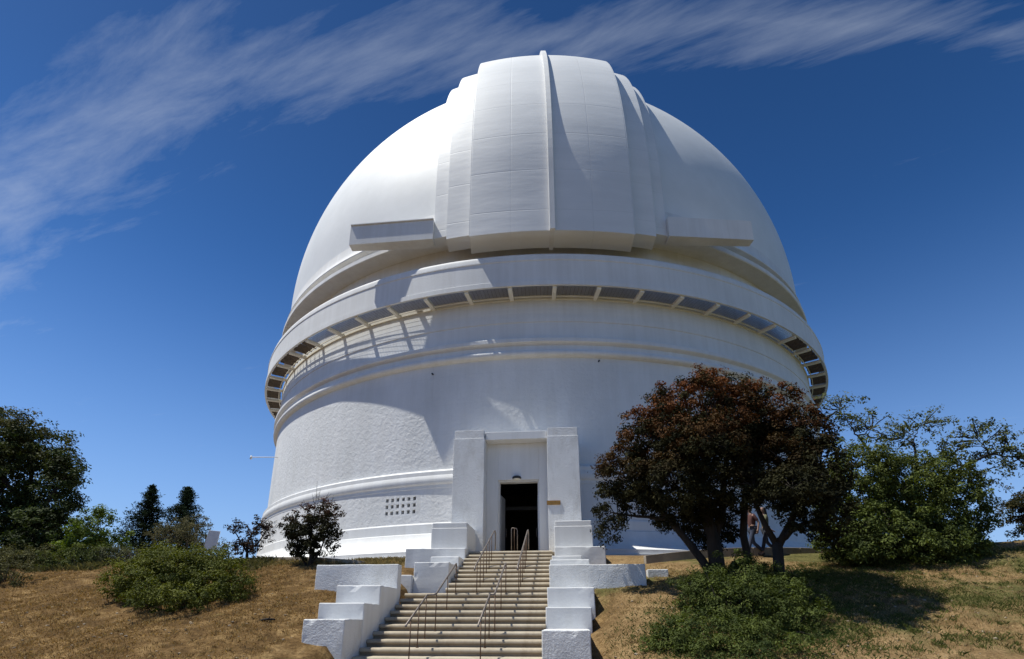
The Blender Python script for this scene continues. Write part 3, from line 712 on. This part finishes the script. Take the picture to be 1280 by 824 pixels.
BL={
 'T7':[(6.18, -29.3, 3.21, 1.76, 2.11, 1.28), (4.91, -29.4, 2.53, 1.31, 1.57, 1.05), (7.41, -29.3, 3.02, 1.46, 1.76, 1.13), (3.87, -29.3, 1.57, 1.08, 1.08, 0.82), (3.3, -29.3, 0.46, 0.49, 0.49, 0.98), (4.96, -30.2, 1.09, 1.25, 1.25, 0.9), (6.36, -30.0, 1.37, 1.29, 1.29, 1.15), (7.95, -29.2, 1.89, 1.13, 1.13, 1.26), (5.78, -29.0, 0.47, 0.66, 0.66, 0.42), (4.37, -29.0, 0.78, 0.77, 0.77, 0.42), (5.91, -30.8, 1.93, 1.21, 1.21, 0.89), (6.23, -28.4, 0.11, 0.9, 0.9, 0.61), (5.36, -28.6, 0.44, 0.91, 0.91, 0.52)],
 'T8':[(7.54, -31.2, 1.02, 0.86, 0.86, 0.91), (7.72, -31.6, 0.17, 0.86, 0.86, 0.81), (6.68, -31.2, 0.68, 0.57, 0.57, 0.49), (8.41, -31.2, 1.1, 0.63, 0.63, 0.95), (8.25, -30.6, 2.25, 0.8, 0.8, 0.77), (8.22, -31.6, -0.07, 0.53, 0.53, 0.76), (7.18, -32.2, 0.39, 0.69, 0.69, 0.56)],
 'T9':[(11.86, -26.2, 1.82, 1.43, 1.43, 1.52), (13.4, -26.0, 1.56, 1.52, 1.52, 1.42), (14.71, -26.0, 1.08, 1.05, 1.05, 1.34), (10.85, -26.8, 0.29, 1.04, 1.04, 1.07), (12.29, -26.8, 0.07, 1.34, 1.34, 0.9), (13.92, -26.6, -0.1, 0.96, 0.96, 0.64), (11.28, -27.0, -0.43, 1.28, 1.28, 0.63), (13.1, -26.8, -0.48, 1.18, 1.18, 0.58), (10.27, -27.0, -0.22, 0.7, 0.7, 0.64)],
 'T9b':[(12.89, -23.6, 5.43, 1.01, 1.01, 0.81), (13.85, -23.6, 4.53, 0.87, 0.87, 0.86), (14.99, -23.6, 4.16, 0.74, 0.74, 0.84), (15.8, -23.4, 4.73, 0.98, 0.98, 0.53), (16.24, -23.6, 3.36, 0.95, 0.95, 0.95), (17.88, -23.2, 4.2, 1.19, 1.19, 0.91), (18.91, -23.2, 3.78, 0.95, 0.95, 1.03), (17.67, -23.4, 2.76, 0.99, 0.99, 0.49), (19.72, -23.0, 3.34, 0.83, 0.83, 0.95)],
 'T10':[(20.03, -21.0, 1.56, 0.71, 0.71, 0.98), (20.73, -21.0, 1.71, 0.77, 0.77, 1.12)],
 'T1':[(-24.61, -21.5, 3.72, 2.71, 2.71, 2.73), (-22.06, -21.8, 3.2, 1.4, 1.4, 1.98), (-24.41, -21.5, 5.87, 1.92, 1.92, 1.37), (-21.73, -21.8, 4.36, 0.75, 0.75, 1.05), (-23.61, -22.0, 1.47, 2.66, 2.66, 1.51), (-21.03, -22.4, 1.36, 1.41, 1.41, 1.24), (-21.79, -22.6, 0.43, 2.31, 2.31, 0.78), (-27.2, -21.0, 5.48, 2.24, 2.24, 2.42)],
 'T2':[(-18.51, -22.6, 1.29, 0.99, 0.99, 1.0), (-18.67, -22.8, 0.58, 0.98, 0.98, 0.62), (-17.89, -22.6, 0.66, 0.68, 0.68, 0.56)],
 'T4':[(-20.74, -15.0, 2.32, 1.19, 1.19, 0.94), (-19.3, -15.0, 2.49, 1.08, 1.08, 1.03), (-18.32, -15.0, 1.74, 0.78, 0.78, 0.55)],
 'T5':[(-10.03, -24.6, 0.73, 0.59, 0.59, 0.63), (-10.76, -24.6, 0.99, 0.46, 0.46, 0.38), (-9.56, -24.6, 0.91, 0.46, 0.46, 0.38), (-10.27, -24.6, 0.21, 0.58, 0.58, 0.37), (-10.86, -24.6, 0.22, 0.39, 0.39, 0.28)],
 'T6':[(-7.09, -26.0, 0.56, 0.95, 0.95, 0.75), (-7.67, -26.0, 0.86, 0.6, 0.6, 0.59), (-6.49, -26.0, 0.47, 0.59, 0.59, 0.63), (-7.19, -26.0, -0.09, 0.71, 0.71, 0.4), (-6.87, -26.0, 1.22, 0.72, 0.72, 0.53)],
 'B1':[(-8.78, -30.0, -1.31, 1.67, 1.67, 0.76), (-9.74, -30.2, -1.53, 1.05, 1.05, 0.66), (-7.37, -30.2, -1.55, 0.97, 0.97, 0.6), (-9.71, -29.6, -0.95, 1.12, 1.12, 0.56), (-8.47, -29.6, -0.92, 1.03, 1.03, 0.51), (-10.6, -29.8, -1.28, 0.65, 0.65, 0.55), (-7.98, -30.9, -1.91, 1.55, 1.55, 0.41)],
 'B2a':[(-18.55, -25.6, -0.35, 1.13, 1.13, 0.48), (-19.35, -25.6, -0.25, 0.94, 0.94, 0.55), (-18.13, -25.4, -0.19, 0.74, 0.74, 0.46)],
 'B2b':[(-16.55, -25.5, -0.27, 0.99, 0.99, 0.51), (-16.05, -25.3, -0.11, 0.73, 0.73, 0.49), (-17.23, -25.5, -0.44, 0.79, 0.79, 0.36)],
 'B2c':[(-15.36, -24.8, -0.06, 0.87, 0.87, 0.53), (-15.84, -24.9, -0.22, 0.67, 0.67, 0.4)],
 'B3':[(-15.87, -28.2, -1.12, 0.86, 0.86, 0.44), (-16.98, -28.0, -1.05, 0.73, 0.73, 0.47)],
 'B4':[(4.97, -32.6, -2.77, 1.39, 1.39, 0.57), (6.57, -32.4, -2.62, 0.95, 0.95, 0.57), (4.15, -33.0, -2.96, 0.68, 0.68, 0.39), (6.6, -33.0, -2.95, 0.57, 0.57, 0.41), (6.0, -31.8, -2.12, 1.25, 1.25, 0.66), (5.4, -31.2, -1.87, 0.94, 0.94, 0.59), (6.77, -31.2, -1.75, 0.92, 0.92, 0.55), (6.2, -30.8, -1.4, 0.82, 0.82, 0.46), (5.34, -33.4, -3.04, 1.38, 1.38, 0.32)],
}
G1 = [(.010, .013, .005), (.030, .034, .011)]       # dark leathery green
def gz(x, y, d=0): return (x, y, ground_z(x, y) + d)
# big reddish tree right of the stairs
def shift(d, pts): return [(p[0] + d[0], p[1] + d[1], p[2] + d[2]) for p in pts]
tree('broad_tree', 'big dark spreading tree with rusty red leaf tips right of the stairs', 'tree', (6.1, -29.1),
     [([gz(6.1, -29.1, -.2), (6.12, -29.1, -.9), (6.1, -29.05, -.2), (5.95, -29.05, .6), (5.8, -29, 1.5)], .24, .12),
      ([gz(6.1, -29.1, -.1), (5.75, -29.1, -.9), (5.35, -29.1, -.3), (4.95, -29.1, .25), (4.5, -29.1, .8)], .13, .07),
      ([gz(6.2, -29.05, -.1), (6.65, -29, -1.0), (7.0, -29, -.85), (6.95, -29, -.2), (7.15, -28.9, .8), (7.4, -28.9, 1.8)], .14, .08),
      ([(6.1, -29.05, -.4), (6.45, -29, .4), (6.6, -29, 1.3), (6.8, -29, 2.2)], .13, .06)],
     BL['T7'], 11, [(.012, .013, .006), (.040, .037, .015)], dens=42, per=60, crad=.21, lsize=.088, mat=LEAFD, top=((.19, .068, .028), 1.0, 3.7, .85), shell=.45, warp=.10, nt=14)
tree('round_tree', 'dark tree with a single straight trunk just right of the big reddish tree', 'tree', (7.15, -30.75),
     [([gz(7.15, -30.75, -.15), (7.15, -30.75, -1.3), (7.2, -30.75, -.65)], .14, .12), ([(7.2, -30.75, -.75), (6.95, -30.8, -.2), (6.8, -30.8, .3)], .09, .05), ([(7.2, -30.75, -.75), (7.55, -30.8, -.2), (7.8, -30.9, .3), (8.0, -30.9, 1.1)], .10, .045)],
     BL['T8'], 12, [(.011, .012, .006), (.036, .034, .014)], dens=44, per=58, crad=.20, lsize=.088, mat=LEAFD, top=((.12, .045, .02), .6, 3.0, .6), shell=.42, warp=.12, nt=12)
tree('oak_tree', 'broad low green oak spreading over the slope at the right of the picture', 'tree', (12.4, -26.5),
     [([gz(12.4, -26.5, -.2), (12.4, -26.45, -.1), (12.2, -26.3, .9)], .2, .12), ([gz(12.5, -26.5, -.1), (13.1, -26.4, .2), (13.6, -26.2, 1.0)], .13, .07), ([gz(12.2, -26.6, -.1), (11.5, -26.6, .1), (11.1, -26.6, .6)], .12, .06)],
     BL['T9'], 13, [(.030, .042, .010), (.112, .138, .032)], dens=38, per=60, crad=.24, lsize=.095, top=((.135, .145, .036), .4, 3.4, .6), shell=.35, nt=10)
tree('airy_tree', 'tall airy tree with bare pale limbs reaching over the low oak against the sky', 'tree', (14.6, -24.2),
     [([gz(14.6, -24.2, -.2), (14.5, -24.1, 1.2), (14.3, -24.0, 2.3)], .16, .10), ([(14.5, -24.1, 1.0), (15.6, -23.9, 2.2), (16.8, -23.7, 3.0), (18.0, -23.4, 3.5)], .09, .04), ([(14.3, -24, 2.1), (13.7, -23.8, 3.3), (13.3, -23.7, 4.3)], .08, .04), ([(14.6, -24.1, 1.6), (15.1, -23.8, 2.9), (15.3, -23.6, 3.9)], .07, .035)],
     BL['T9b'], 14, [(.042, .052, .018), (.135, .148, .048)], dens=13, per=26, crad=.24, lsize=.11, shell=.2, nt=18, rt=.017)
tree('small_tree', 'small dense tree with brownish tips at the right edge of the picture', 'tree', (20.3, -21.2),
     [([gz(20.3, -21.2, -.2), (20.3, -21.1, .8), (20.4, -21, 1.6)], .12, .06)], BL['T10'], 15, [(.016, .020, .008), (.060, .050, .016)], dens=26, per=60, crad=.22, lsize=.10, shell=.3)
# left side
tree('big_tree', 'big dark green tree rising at the left edge of the picture', 'tree', (-23.6, -21.6),
     [([gz(-23.6, -21.6, -.2), (-23.5, -21.6, 1.2), (-23.7, -21.6, 3.0)], .34, .18), ([(-23.5, -21.6, .9), (-22.6, -21.7, 2.2), (-21.9, -21.8, 3.4)], .16, .08)],
     BL['T1'], 16, [(.017, .026, .007), (.056, .074, .020)], dens=13, per=48, crad=.34, lsize=.15, top=((.10, .085, .030), 3.5, 7.5, .7), shell=.4)
tree('round_tree', 'small light green round tree beside the big dark one at the left', 'tree', (-22.0, -19.0),
     [([gz(-22, -19, -.2), (-22, -19, .6), (-21.9, -19, 1.6)], .11, .06)], BL['T2'], 17, [(.07, .11, .02), (.15, .19, .04)], dens=26, per=60, crad=.22, lsize=.11, shell=.4)
tree('leafy_shrub', 'dull olive shrub in front of the two conifers behind the hill crest', 'shrub', (-19.6, -15.0),
     [([gz(-19.6, -15, -.2), (-19.6, -15, .9), (-19.7, -15, 1.9)], .09, .05)], BL['T4'], 18, [(.06, .06, .030), (.13, .12, .060)], dens=18, per=46, crad=.22, lsize=.09, shell=.4)
tree('sapling', 'small open sapling with purplish leaves left of the white drum base', 'tree', (-10.1, -24.7),
     [([gz(-10.1, -24.7, -.1), (-10.15, -24.7, .05), (-10.25, -24.65, .35), (-10.1, -24.6, .8)], .06, .03), ([(-10.13, -24.7, .0), (-9.75, -24.6, .5), (-9.55, -24.6, .9)], .035, .018), ([(-10.13, -24.7, .0), (-10.5, -24.6, .4), (-10.8, -24.6, .8)], .035, .018)],
     BL['T5'], 19, [(.020, .016, .011), (.060, .038, .026)], dens=34, per=24, crad=.16, lsize=.10, mat=LEAFD, shell=.15, nt=16, rt=.008)
tree('sapling', 'bushy dark sapling with bare red twigs on top against the white drum', 'tree', (-6.95, -26.05),
     [([gz(-6.95, -26.05, -.1), (-6.95, -26.05, -.3), (-7.05, -26, .2), (-7.1, -26, .7)], .07, .035), ([gz(-7.0, -26.05, -.1), (-7.4, -26, -.2), (-7.6, -26, .4)], .04, .02), ([gz(-6.95, -26.05, 0), (-6.65, -26, -.1), (-6.5, -26, .4)], .04, .02)],
     BL['T6'], 20, [(.010, .012, .006), (.035, .034, .014)], dens=40, per=40, crad=.17, lsize=.095, mat=LEAFD, top=((.14, .055, .04), .7, 1.7, .8), shell=.3, nt=12, rt=.008,
     bare=[((-7.0, -26, .9), (-7.05, -26, 2.35)), ((-6.9, -26, .9), (-6.6, -25.9, 2.05)), ((-6.8, -26, .8), (-6.35, -26, 1.8)), ((-7.1, -26, .9), (-7.5, -26, 1.75)), ((-6.7, -26, .8), (-6.15, -26.05, 1.45)), ((-7.0, -26, 1), (-7.25, -25.9, 2.0)), ((-6.6, -26, .6), (-6.05, -26, 1.2)), ((-6.9, -26, 1), (-6.85, -26.1, 2.1))])
def conifer(label, x, y, ztop, rad, seed):
    rng = np.random.default_rng(seed); g = ground_z(x, y); h = ztop - g
    t = thing('conifer', label, 'tree', (x, y, g), 'dark conifers behind the crest'); inv = -t.location
    P = []; D = []; b = MB(); b.tube([(x, y, g - .2), (x, y, g + h * .5), (x, y, ztop - .1)], [.16, .09, .02], 8)
    z = g + h * .12
    while z < ztop - .1:
        f = 1 - (z - g) / h; R = rad * (f ** .85) * (1.0 + .22 * math.sin(z * 5))
        for _ in range(11):
            a = rng.random() * 2 * PI; L = R * rng.uniform(.55, 1.15); e = Vector((x + math.cos(a) * L, y + math.sin(a) * L, z + rng.uniform(-.05, .25) * L))
            s = Vector((x, y, z)); b.tube([s, s.lerp(e, .5) + Vector((0, 0, -.03)), e], [.02, .013, .004], 4, False)
            m = int(26 + 60 * L); q = rng.random(m) ** .7
            p = np.array(s)[None] * (1 - q[:, None]) + np.array(e)[None] * q[:, None] + rng.normal(size=(m, 3)) * np.array([.13, .13, .09]) * (.6 + .5 * L)
            P.append(p); D.append(unit(rng.normal(size=(m, 3)) + np.array([0, 0, .5])))
        z += .20 + .16 * f
    P = np.concatenate(P); D = np.concatenate(D); n = len(P); w = rng.random(n)[:, None]
    me = leaf_mesh('crown', P, D, .16 * (.6 + .8 * rng.random(n)), np.array([.008, .016, .009]) * (1 - w) + np.array([.026, .042, .020]) * w, rng, .28, .1, LEAFD)
    o = link('crown', me, None, t); o.location = inv; o = b.build('trunk', BARK, t); o.location = inv
conifer('slim dark conifer with a pointed top, the left one of the pair behind the crest', -25.0, -12.0, 6.1, 2.5, 31)
conifer('broader dark conifer right of the slim one, above the olive shrub', -22.3, -12.2, 5.9, 2.7, 32)
# bushes
def bush(label, blobs, seed, pal, base, dens=26, per=50, crad=.2, lsize=.085, aspect=.42, name='bush', shell=.4, up=.7):
    rng = np.random.default_rng(seed); t = thing(name, label, 'bush', gz(*base)); inv = -t.location
    me, cl = crown_mesh(blobs, rng, dens, per, crad, lsize, pal, LEAF, None, shell, .22, aspect, up)
    me.name = 'foliage'; o = link('foliage', me, None, t); o.location = inv
    b = MB(); bp = Vector(gz(*base, -.1))
    for i in rng.permutation(len(cl))[:70]:
        e = Vector(cl[i]); s = Vector(gz(*(bp.lerp(e, .55))[:2], -.08)); b.tube([s, s.lerp(e, .5) + Vector((0, 0, .08)), e], [.014, .010, .004], 5, False)
    o = b.build('stems', BARK, t); o.location = inv
bush('wide bright green bush sprawling on the dry slope left of the stairs', BL['B1'], 41, [(.048, .060, .011), (.14, .15, .028)], (-8.8, -30.2), dens=48, per=70, crad=.19, lsize=.07)
bush('round olive shrub on the crest at the left edge under the big tree', BL['B2a'], 42, [(.045, .05, .018), (.12, .115, .042)], (-18.4, -25.6), dens=40, per=56, crad=.17, lsize=.075)
bush('low bright green shrub on the crest between the big tree and the sprawling bush', BL['B2b'], 45, [(.040, .055, .014), (.115, .13, .034)], (-16.0, -25.5), dens=40, per=56, crad=.17, lsize=.075)
bush('grey green shrub on the crest just behind the sprawling bush', BL['B2c'], 46, [(.045, .052, .026), (.11, .115, .055)], (-14.0, -25.0), dens=40, per=56, crad=.17, lsize=.075)
bush('small dull bush on the slope at the left edge of the picture', BL['B3'], 43, [(.035, .037, .014), (.10, .095, .036)], (-16.2, -28.2), dens=30, per=46, crad=.16, lsize=.075)
bush('green weedy bush in the shade below the big reddish tree', BL['B4'], 44, [(.030, .044, .011), (.100, .122, .028)], (5.6, -32.6), dens=80, per=70, crad=.17, lsize=.062)

def blades(name, spots, n, seed, h, w, pal, spread=1, jitter=.5):
    """grass: one bent two-triangle blade each"""
    rng = np.random.default_rng(seed); sp = spots(rng, n); n = len(sp)
    P = np.array([(x, y, ground_z(x, y) - .01) for x, y in sp])
    hh = h * (.4 + .9 * rng.random(n))[:, None]; a = rng.random(n) * 2 * PI
    side = np.stack([np.cos(a), np.sin(a), 0 * a], 1) * (w * (.6 + .8 * rng.random(n)))[:, None]
    lean = np.stack([rng.normal(size=n), rng.normal(size=n), 0 * a], 1) * jitter
    V = np.empty((n, 4, 3)); V[:, 0] = P - side; V[:, 1] = P + side
    V[:, 2] = P + lean * hh * .35 + np.array([0, 0, 1]) * hh * .6 + side * .5; V[:, 3] = P + lean * hh + np.array([0, 0, 1]) * hh * (1 - .25 * np.abs(lean[:, :1]))
    me = bpy.data.meshes.new(name); me.vertices.add(n * 4); me.vertices.foreach_set('co', V.astype(np.float32).ravel())
    k = np.arange(n) * 4; F = np.stack([np.stack([k, k + 1, k + 2], 1), np.stack([k, k + 2, k + 3], 1)], 1).astype(np.int32)
    me.loops.add(n * 6); me.loops.foreach_set('vertex_index', F.ravel()); me.polygons.add(n * 2); me.polygons.foreach_set('loop_start', np.arange(n * 2, dtype=np.int32) * 3)
    me.update(calc_edges=True); pal = np.array(pal); q = rng.random(n)[:, None]
    t = (pal[0] * (1 - q) + pal[1] * q) * (.75 + .5 * rng.random(n))[:, None]
    at = me.color_attributes.new('tint', 'FLOAT_COLOR', 'POINT'); T = np.ones((n, 4, 4), np.float32); T[:, :, :3] = t[:, None]; at.data.foreach_set('color', T.ravel())
    me.materials.append(GRASS); return tag(link(name, me), kind='stuff')
def on_stairs(x, y): return -3.95 < x < 2.7 and y > -34.4
def patchy(rng, n, x0, x1, y0, y1, thr, f=.9, ph=0):
    x = rng.uniform(x0, x1, n * 4); y = rng.uniform(y0, y1, n * 4)
    v = np.sin(x * f + ph) * np.sin(y * f * 1.3 + ph * 2) + .6 * np.sin(x * f * 2.7 + y * 1.1 + ph) + .5 * rng.normal(size=n * 4)
    k = v > thr; o = [(a, b) for a, b in zip(x[k], y[k]) if not on_stairs(a, b)]; return o[:n]
blades('dry_grass', lambda r, n: patchy(r, n, -17, -3.5, -35.2, -25.4, -.5), 70000, 51, .06, .0032, [(.13, .07, .025), (.46, .32, .15)], 1)
blades('dry_grass', lambda r, n: patchy(r, n, 2.6, 19, -35.2, -26, .15), 50000, 52, .05, .003, [(.18, .11, .045), (.48, .35, .17)], 1)
blades('green_grass', lambda r, n: patchy(r, n, 8.0, 19, -33.5, -26.5, .5, .7, 1.3), 60000, 53, .06, .003, [(.045, .06, .014), (.13, .14, .042)], 1)
def around(r, n, cx, cy, rx, ry): return [(a, c) for a, c in zip(cx + rx * r.normal(size=n) * .5, cy + ry * r.normal(size=n) * .5) if not on_stairs(a, c) and a > 2.8]
blades('green_grass', lambda r, n: around(r, n, 5.6, -32.6, 2.4, 2.2), 30000, 54, .07, .003, [(.03, .05, .012), (.09, .12, .03)], 1)
blades('green_grass', lambda r, n: patchy(r, n, -22, -8, -26.6, -24.2, .75, 1.1, .4), 9000, 55, .20, .005, [(.06, .062, .02), (.19, .165, .07)], 1)
blades('green_grass', lambda r, n: patchy(r, n, -10, -3.2, -25.9, -23.0, -.4, .7, .4), 8000, 56, .12, .004, [(.12, .10, .04), (.34, .27, .13)], 1)

def tufts(r, n, x0, x1, y0, y1, rad, per):
    m = n // per; x = r.uniform(x0, x1, m); y = r.uniform(y0, y1, m); i = np.repeat(np.arange(m), per); q = rad * (.4 + r.random(m))
    a = x[i] + q[i] * r.normal(size=m * per) * .6; c = y[i] + q[i] * r.normal(size=m * per) * .6
    return [(u, v) for u, v in zip(a, c) if not on_stairs(u, v)]
blades('dry_grass', lambda r, n: tufts(r, n, -13, -3.6, -34.8, -25.8, .10, 34), 26000, 57, .075, .0024, [(.16, .09, .035), (.50, .37, .18)], 1, .35)
blades('dry_grass', lambda r, n: tufts(r, n, 2.7, 17, -34.8, -26.5, .09, 30), 20000, 58, .07, .0024, [(.18, .115, .045), (.52, .39, .20)], 1, .35)
blades('green_grass', lambda r, n: tufts(r, n, 6.5, 19, -34.0, -26.3, .13, 60), 30000, 59, .085, .0028, [(.05, .065, .016), (.16, .17, .05)], 1, .4)

# ------------------------------------------------------------------ small things
def sign():
    x, y = -15.65, -19.0; g = ground_z(x, y)
    s = thing('sign', 'pale blank sign board on posts behind the green bush at the left', 'sign', (x, y, g)); s.rotation_euler.z = R_(18)
    b = MB(); M = Matrix.Rotation(R_(5), 4, 'Y'); b.box(-.27, .27, -.03, .03, .95 - g - .02, 1.84 - g, M); b.build('board', SIGNM, s, bevel=.01)
    for k in (-.17, .17):
        b = MB(); b.box(k - .03, k + .03, .031, .09, -.2, 1.5 - g); b.build('post', STEEL, s)
sign()
b = MB(); p = gz(-5.0, -32.0, .03); b.tube([(-.16, -.03, 0), (0, 0, .03), (.15, .06, .02)], [.035, .03, .022], 7); b.tube([(.02, 0, .03), (.08, -.08, .09)], [.015, .008], 5)
tag(b.build('fallen_branch', BARK, None, p), 'short piece of dead branch lying on the dry grass left of the stairs', 'branch')
STONE = m_plain('field_stone', (.30, .24, .17), .95, 0, .3, 4, .01)
rng = np.random.default_rng(61); mes = []
for k in range(4):
    bm = bmesh.new(); bmesh.ops.create_icosphere(bm, subdivisions=1, radius=1)
    for v in bm.verts: v.co *= 1 + .25 * rng.normal(); v.co.z *= .6
    me = bpy.data.meshes.new('stones'); bm.to_mesh(me); bm.free(); mes.append((np.array([v.co[:] for v in me.vertices]), [list(p.vertices) for p in me.polygons])); bpy.data.meshes.remove(me)
b = MB()
for k in range(700):
    x = rng.uniform(-12, -4) if k % 2 else rng.uniform(2.7, 14); y = rng.uniform(-34.6, -27.5); v, f = mes[k % 4]; s = .012 + .03 * rng.random() ** 3
    a = rng.random() * 6.28; vv = v * s; vv = np.stack([vv[:, 0] * math.cos(a) - vv[:, 1] * math.sin(a), vv[:, 0] * math.sin(a) + vv[:, 1] * math.cos(a), vv[:, 2]], 1) + np.array([x, y, ground_z(x, y) + s * .2])
    b.add(vv, f)
tag(b.build('loose_stones', STONE), kind='stuff')

# ------------------------------------------------------------------ the two walkers behind the trees
SKIN = m_plain('skin', (.26, .15, .105), .55, 0, .06, 9); HAIRM = m_plain('dark_hair', (.03, .02, .014), .6)
def skinned(name, joints, edges, mat, parent, sub=2):
    bm = bmesh.new(); ly = bm.verts.layers.skin.verify(); vs = []
    for i, (p, r) in enumerate(joints):
        v = bm.verts.new(p); r = r if isinstance(r, tuple) else (r, r); v[ly].radius = r; v[ly].use_root = (i == 0); vs.append(v)
    for a, c in edges: bm.edges.new((vs[a], vs[c]))
    me = bpy.data.meshes.new(name); bm.to_mesh(me); bm.free(); me.materials.append(mat)
    o = link(name, me, None, parent); m = o.modifiers.new('skin', 'SKIN'); m.use_smooth_shade = True
    s = o.modifiers.new('smooth', 'SUBSURF'); s.levels = sub; s.render_levels = sub; return o
def walker(label, loc, rz, top_c, leg_c, shoe_c, stride, arm, h=1.0, long_hair=False):
    p = thing('person', label, 'person', loc, 'walkers on the path behind the trees'); p.rotation_euler.z = rz; p.scale = (h, h, h)
    T = m_plain('cloth_top', top_c, .9, 0, .15, 12); Lm = m_plain('cloth_trousers', leg_c, .9, 0, .2, 14); Sh = m_plain('shoe_leather', shoe_c, .6)
    s = stride                                            # +x is the walking direction
    hips = {k: (0.02, .095 * k, .90) for k in (-1, 1)}
    kn = {1: (.17 * s, .10, .50), -1: (-.02 * s, -.10, .48)}; an = {1: (.30 * s, .10, .10), -1: (-.34 * s, -.10, .17)}
    toe = {1: (.48 * s, .11, .06), -1: (-.20 * s, -.11, .05)}
    shd = {k: (-.01, .19 * k, 1.40) for k in (-1, 1)}; el = {1: (-.14 * arm, .25, 1.13), -1: (.08 * arm, -.25, 1.13)}; wr = {1: (-.08 * arm, .25, .90), -1: (.28 * arm, -.22, .97)}
    J = [((0, 0, .95), (.11, .14)), ((0, 0, 1.12), (.10, .13)), ((0, 0, 1.30), (.11, .155)), ((-.01, 0, 1.44), (.07, .08)), ((.01, 0, 1.52), .052), ((.03, 0, 1.60), (.085, .072)), ((.035, 0, 1.68), (.10, .080)), ((.02, 0, 1.75), (.075, .06))]
    E = [(0, 1), (1, 2), (2, 3), (3, 4), (4, 5), (5, 6), (6, 7)]
    def chain(start, pts):
        pr = start
        for q in pts: J.append(q); E.append((pr, len(J) - 1)); pr = len(J) - 1
        return pr
    for k in (-1, 1):
        chain(0, [(hips[k], .085), (kn[k], .056), (an[k], .040), (toe[k], .034)])
        hnd = chain(2, [(shd[k], .052), (el[k], .038), (wr[k], .027)])
        w = Vector(wr[k]); d = (w - Vector(el[k])).normalized(); palm = w + d * .07; J.append((tuple(palm), (.022, .036))); E.append((hnd, len(J) - 1)); pi_ = len(J) - 1
        for f in range(4):
            o = Vector(((f - 1.5) * .020, -.004 * k, 0)); L = (.062, .074, .069, .052)[f]; q = palm + o + d * .035
            chain(pi_, [(tuple(q), .0095), (tuple(q + d * L * .5 + Vector((.006, 0, 0))), .0085), (tuple(q + d * L + Vector((.018, 0, 0))), .007)])
        q = w + Vector((.032, 0, 0)) + d * .03; chain(pi_, [(tuple(q), .011), (tuple(q + d * .045 + Vector((.012, 0, 0))), .008)])
    skinned('body', J, E, SKIN, p)
    b = MB()                                               # face: nose, eyes, mouth, ears
    skinned('nose', [((.115, 0, 1.645), .012), ((.142, 0, 1.62), .014)], [(0, 1)], SKIN, p, 1)
    for k in (-1, 1):
        skinned('ear', [((.03, .078 * k, 1.65), (.018, .01)), ((.025, .085 * k, 1.62), (.014, .008))], [(0, 1)], SKIN, p, 1)
        e = MB(); e.tube([(.108, .03 * k, 1.655), (.119, .03 * k, 1.655)], [.011, .006], 8); e.build('eye', BLACK, p)
    m = MB(); m.tube([(.118, -.022, 1.59), (.126, 0, 1.588), (.118, .022, 1.59)], .006, 6); m.build('mouth', m_plain('lips', (.35, .12, .10), .5), p)
    hj = [((.0, 0, 1.74), (.10, .085)), ((-.035, 0, 1.69), (.095, .085)), ((-.055, 0, 1.62), (.06, .07))]; he = [(0, 1), (1, 2)]
    if long_hair: hj += [((-.07, 0, 1.50), (.05, .07)), ((-.085, 0, 1.38), (.025, .05))]; he += [(2, 3), (3, 4)]
    skinned('hair', hj, he, HAIRM, p)
    skinned('shirt', [((0, 0, .93), (.125, .16)), ((0, 0, 1.12), (.118, .15)), ((0, 0, 1.30), (.128, .175)), ((-.01, 0, 1.43), (.085, .10)),
        (shd[1], .066), (tuple(Vector(shd[1]).lerp(Vector(el[1]), .8)), .055), (shd[-1], .066), (tuple(Vector(shd[-1]).lerp(Vector(el[-1]), .8)), .055)],
        [(0, 1), (1, 2), (2, 3), (2, 4), (4, 5), (2, 6), (6, 7)], T, p)
    skinned('trousers', [((0, 0, .95), (.12, .15))] + [q for k in (-1, 1) for q in ((hips[k], .10), (kn[k], .070), (tuple(Vector(an[k]) + Vector((0, 0, .02))), .056))],
        [(0, 1), (1, 2), (2, 3), (0, 4), (4, 5), (5, 6)], Lm, p)
    for k in (-1, 1):
        a, t = Vector(an[k]), Vector(toe[k]); skinned('shoe', [(tuple(a + Vector((-.05, 0, -.05))), .045), (tuple(a.lerp(t, .5) + Vector((0, 0, -.03))), (.042, .05)), (tuple(t + Vector((.02, 0, -.01))), (.032, .045))], [(0, 1), (1, 2)], Sh, p, 1)
walker('walker in a reddish brown top and dark jeans, nearer the big tree trunk', gz(8.5, -25.0), R_(188), (.085, .032, .027), (.035, .045, .075), (.05, .04, .035), 1.0, 1.0)
walker('walker in an olive shirt and dark trousers following just behind', gz(9.05, -24.7), R_(184), (.11, .11, .06), (.03, .035, .05), (.10, .09, .08), .9, -1.0, .97, True)
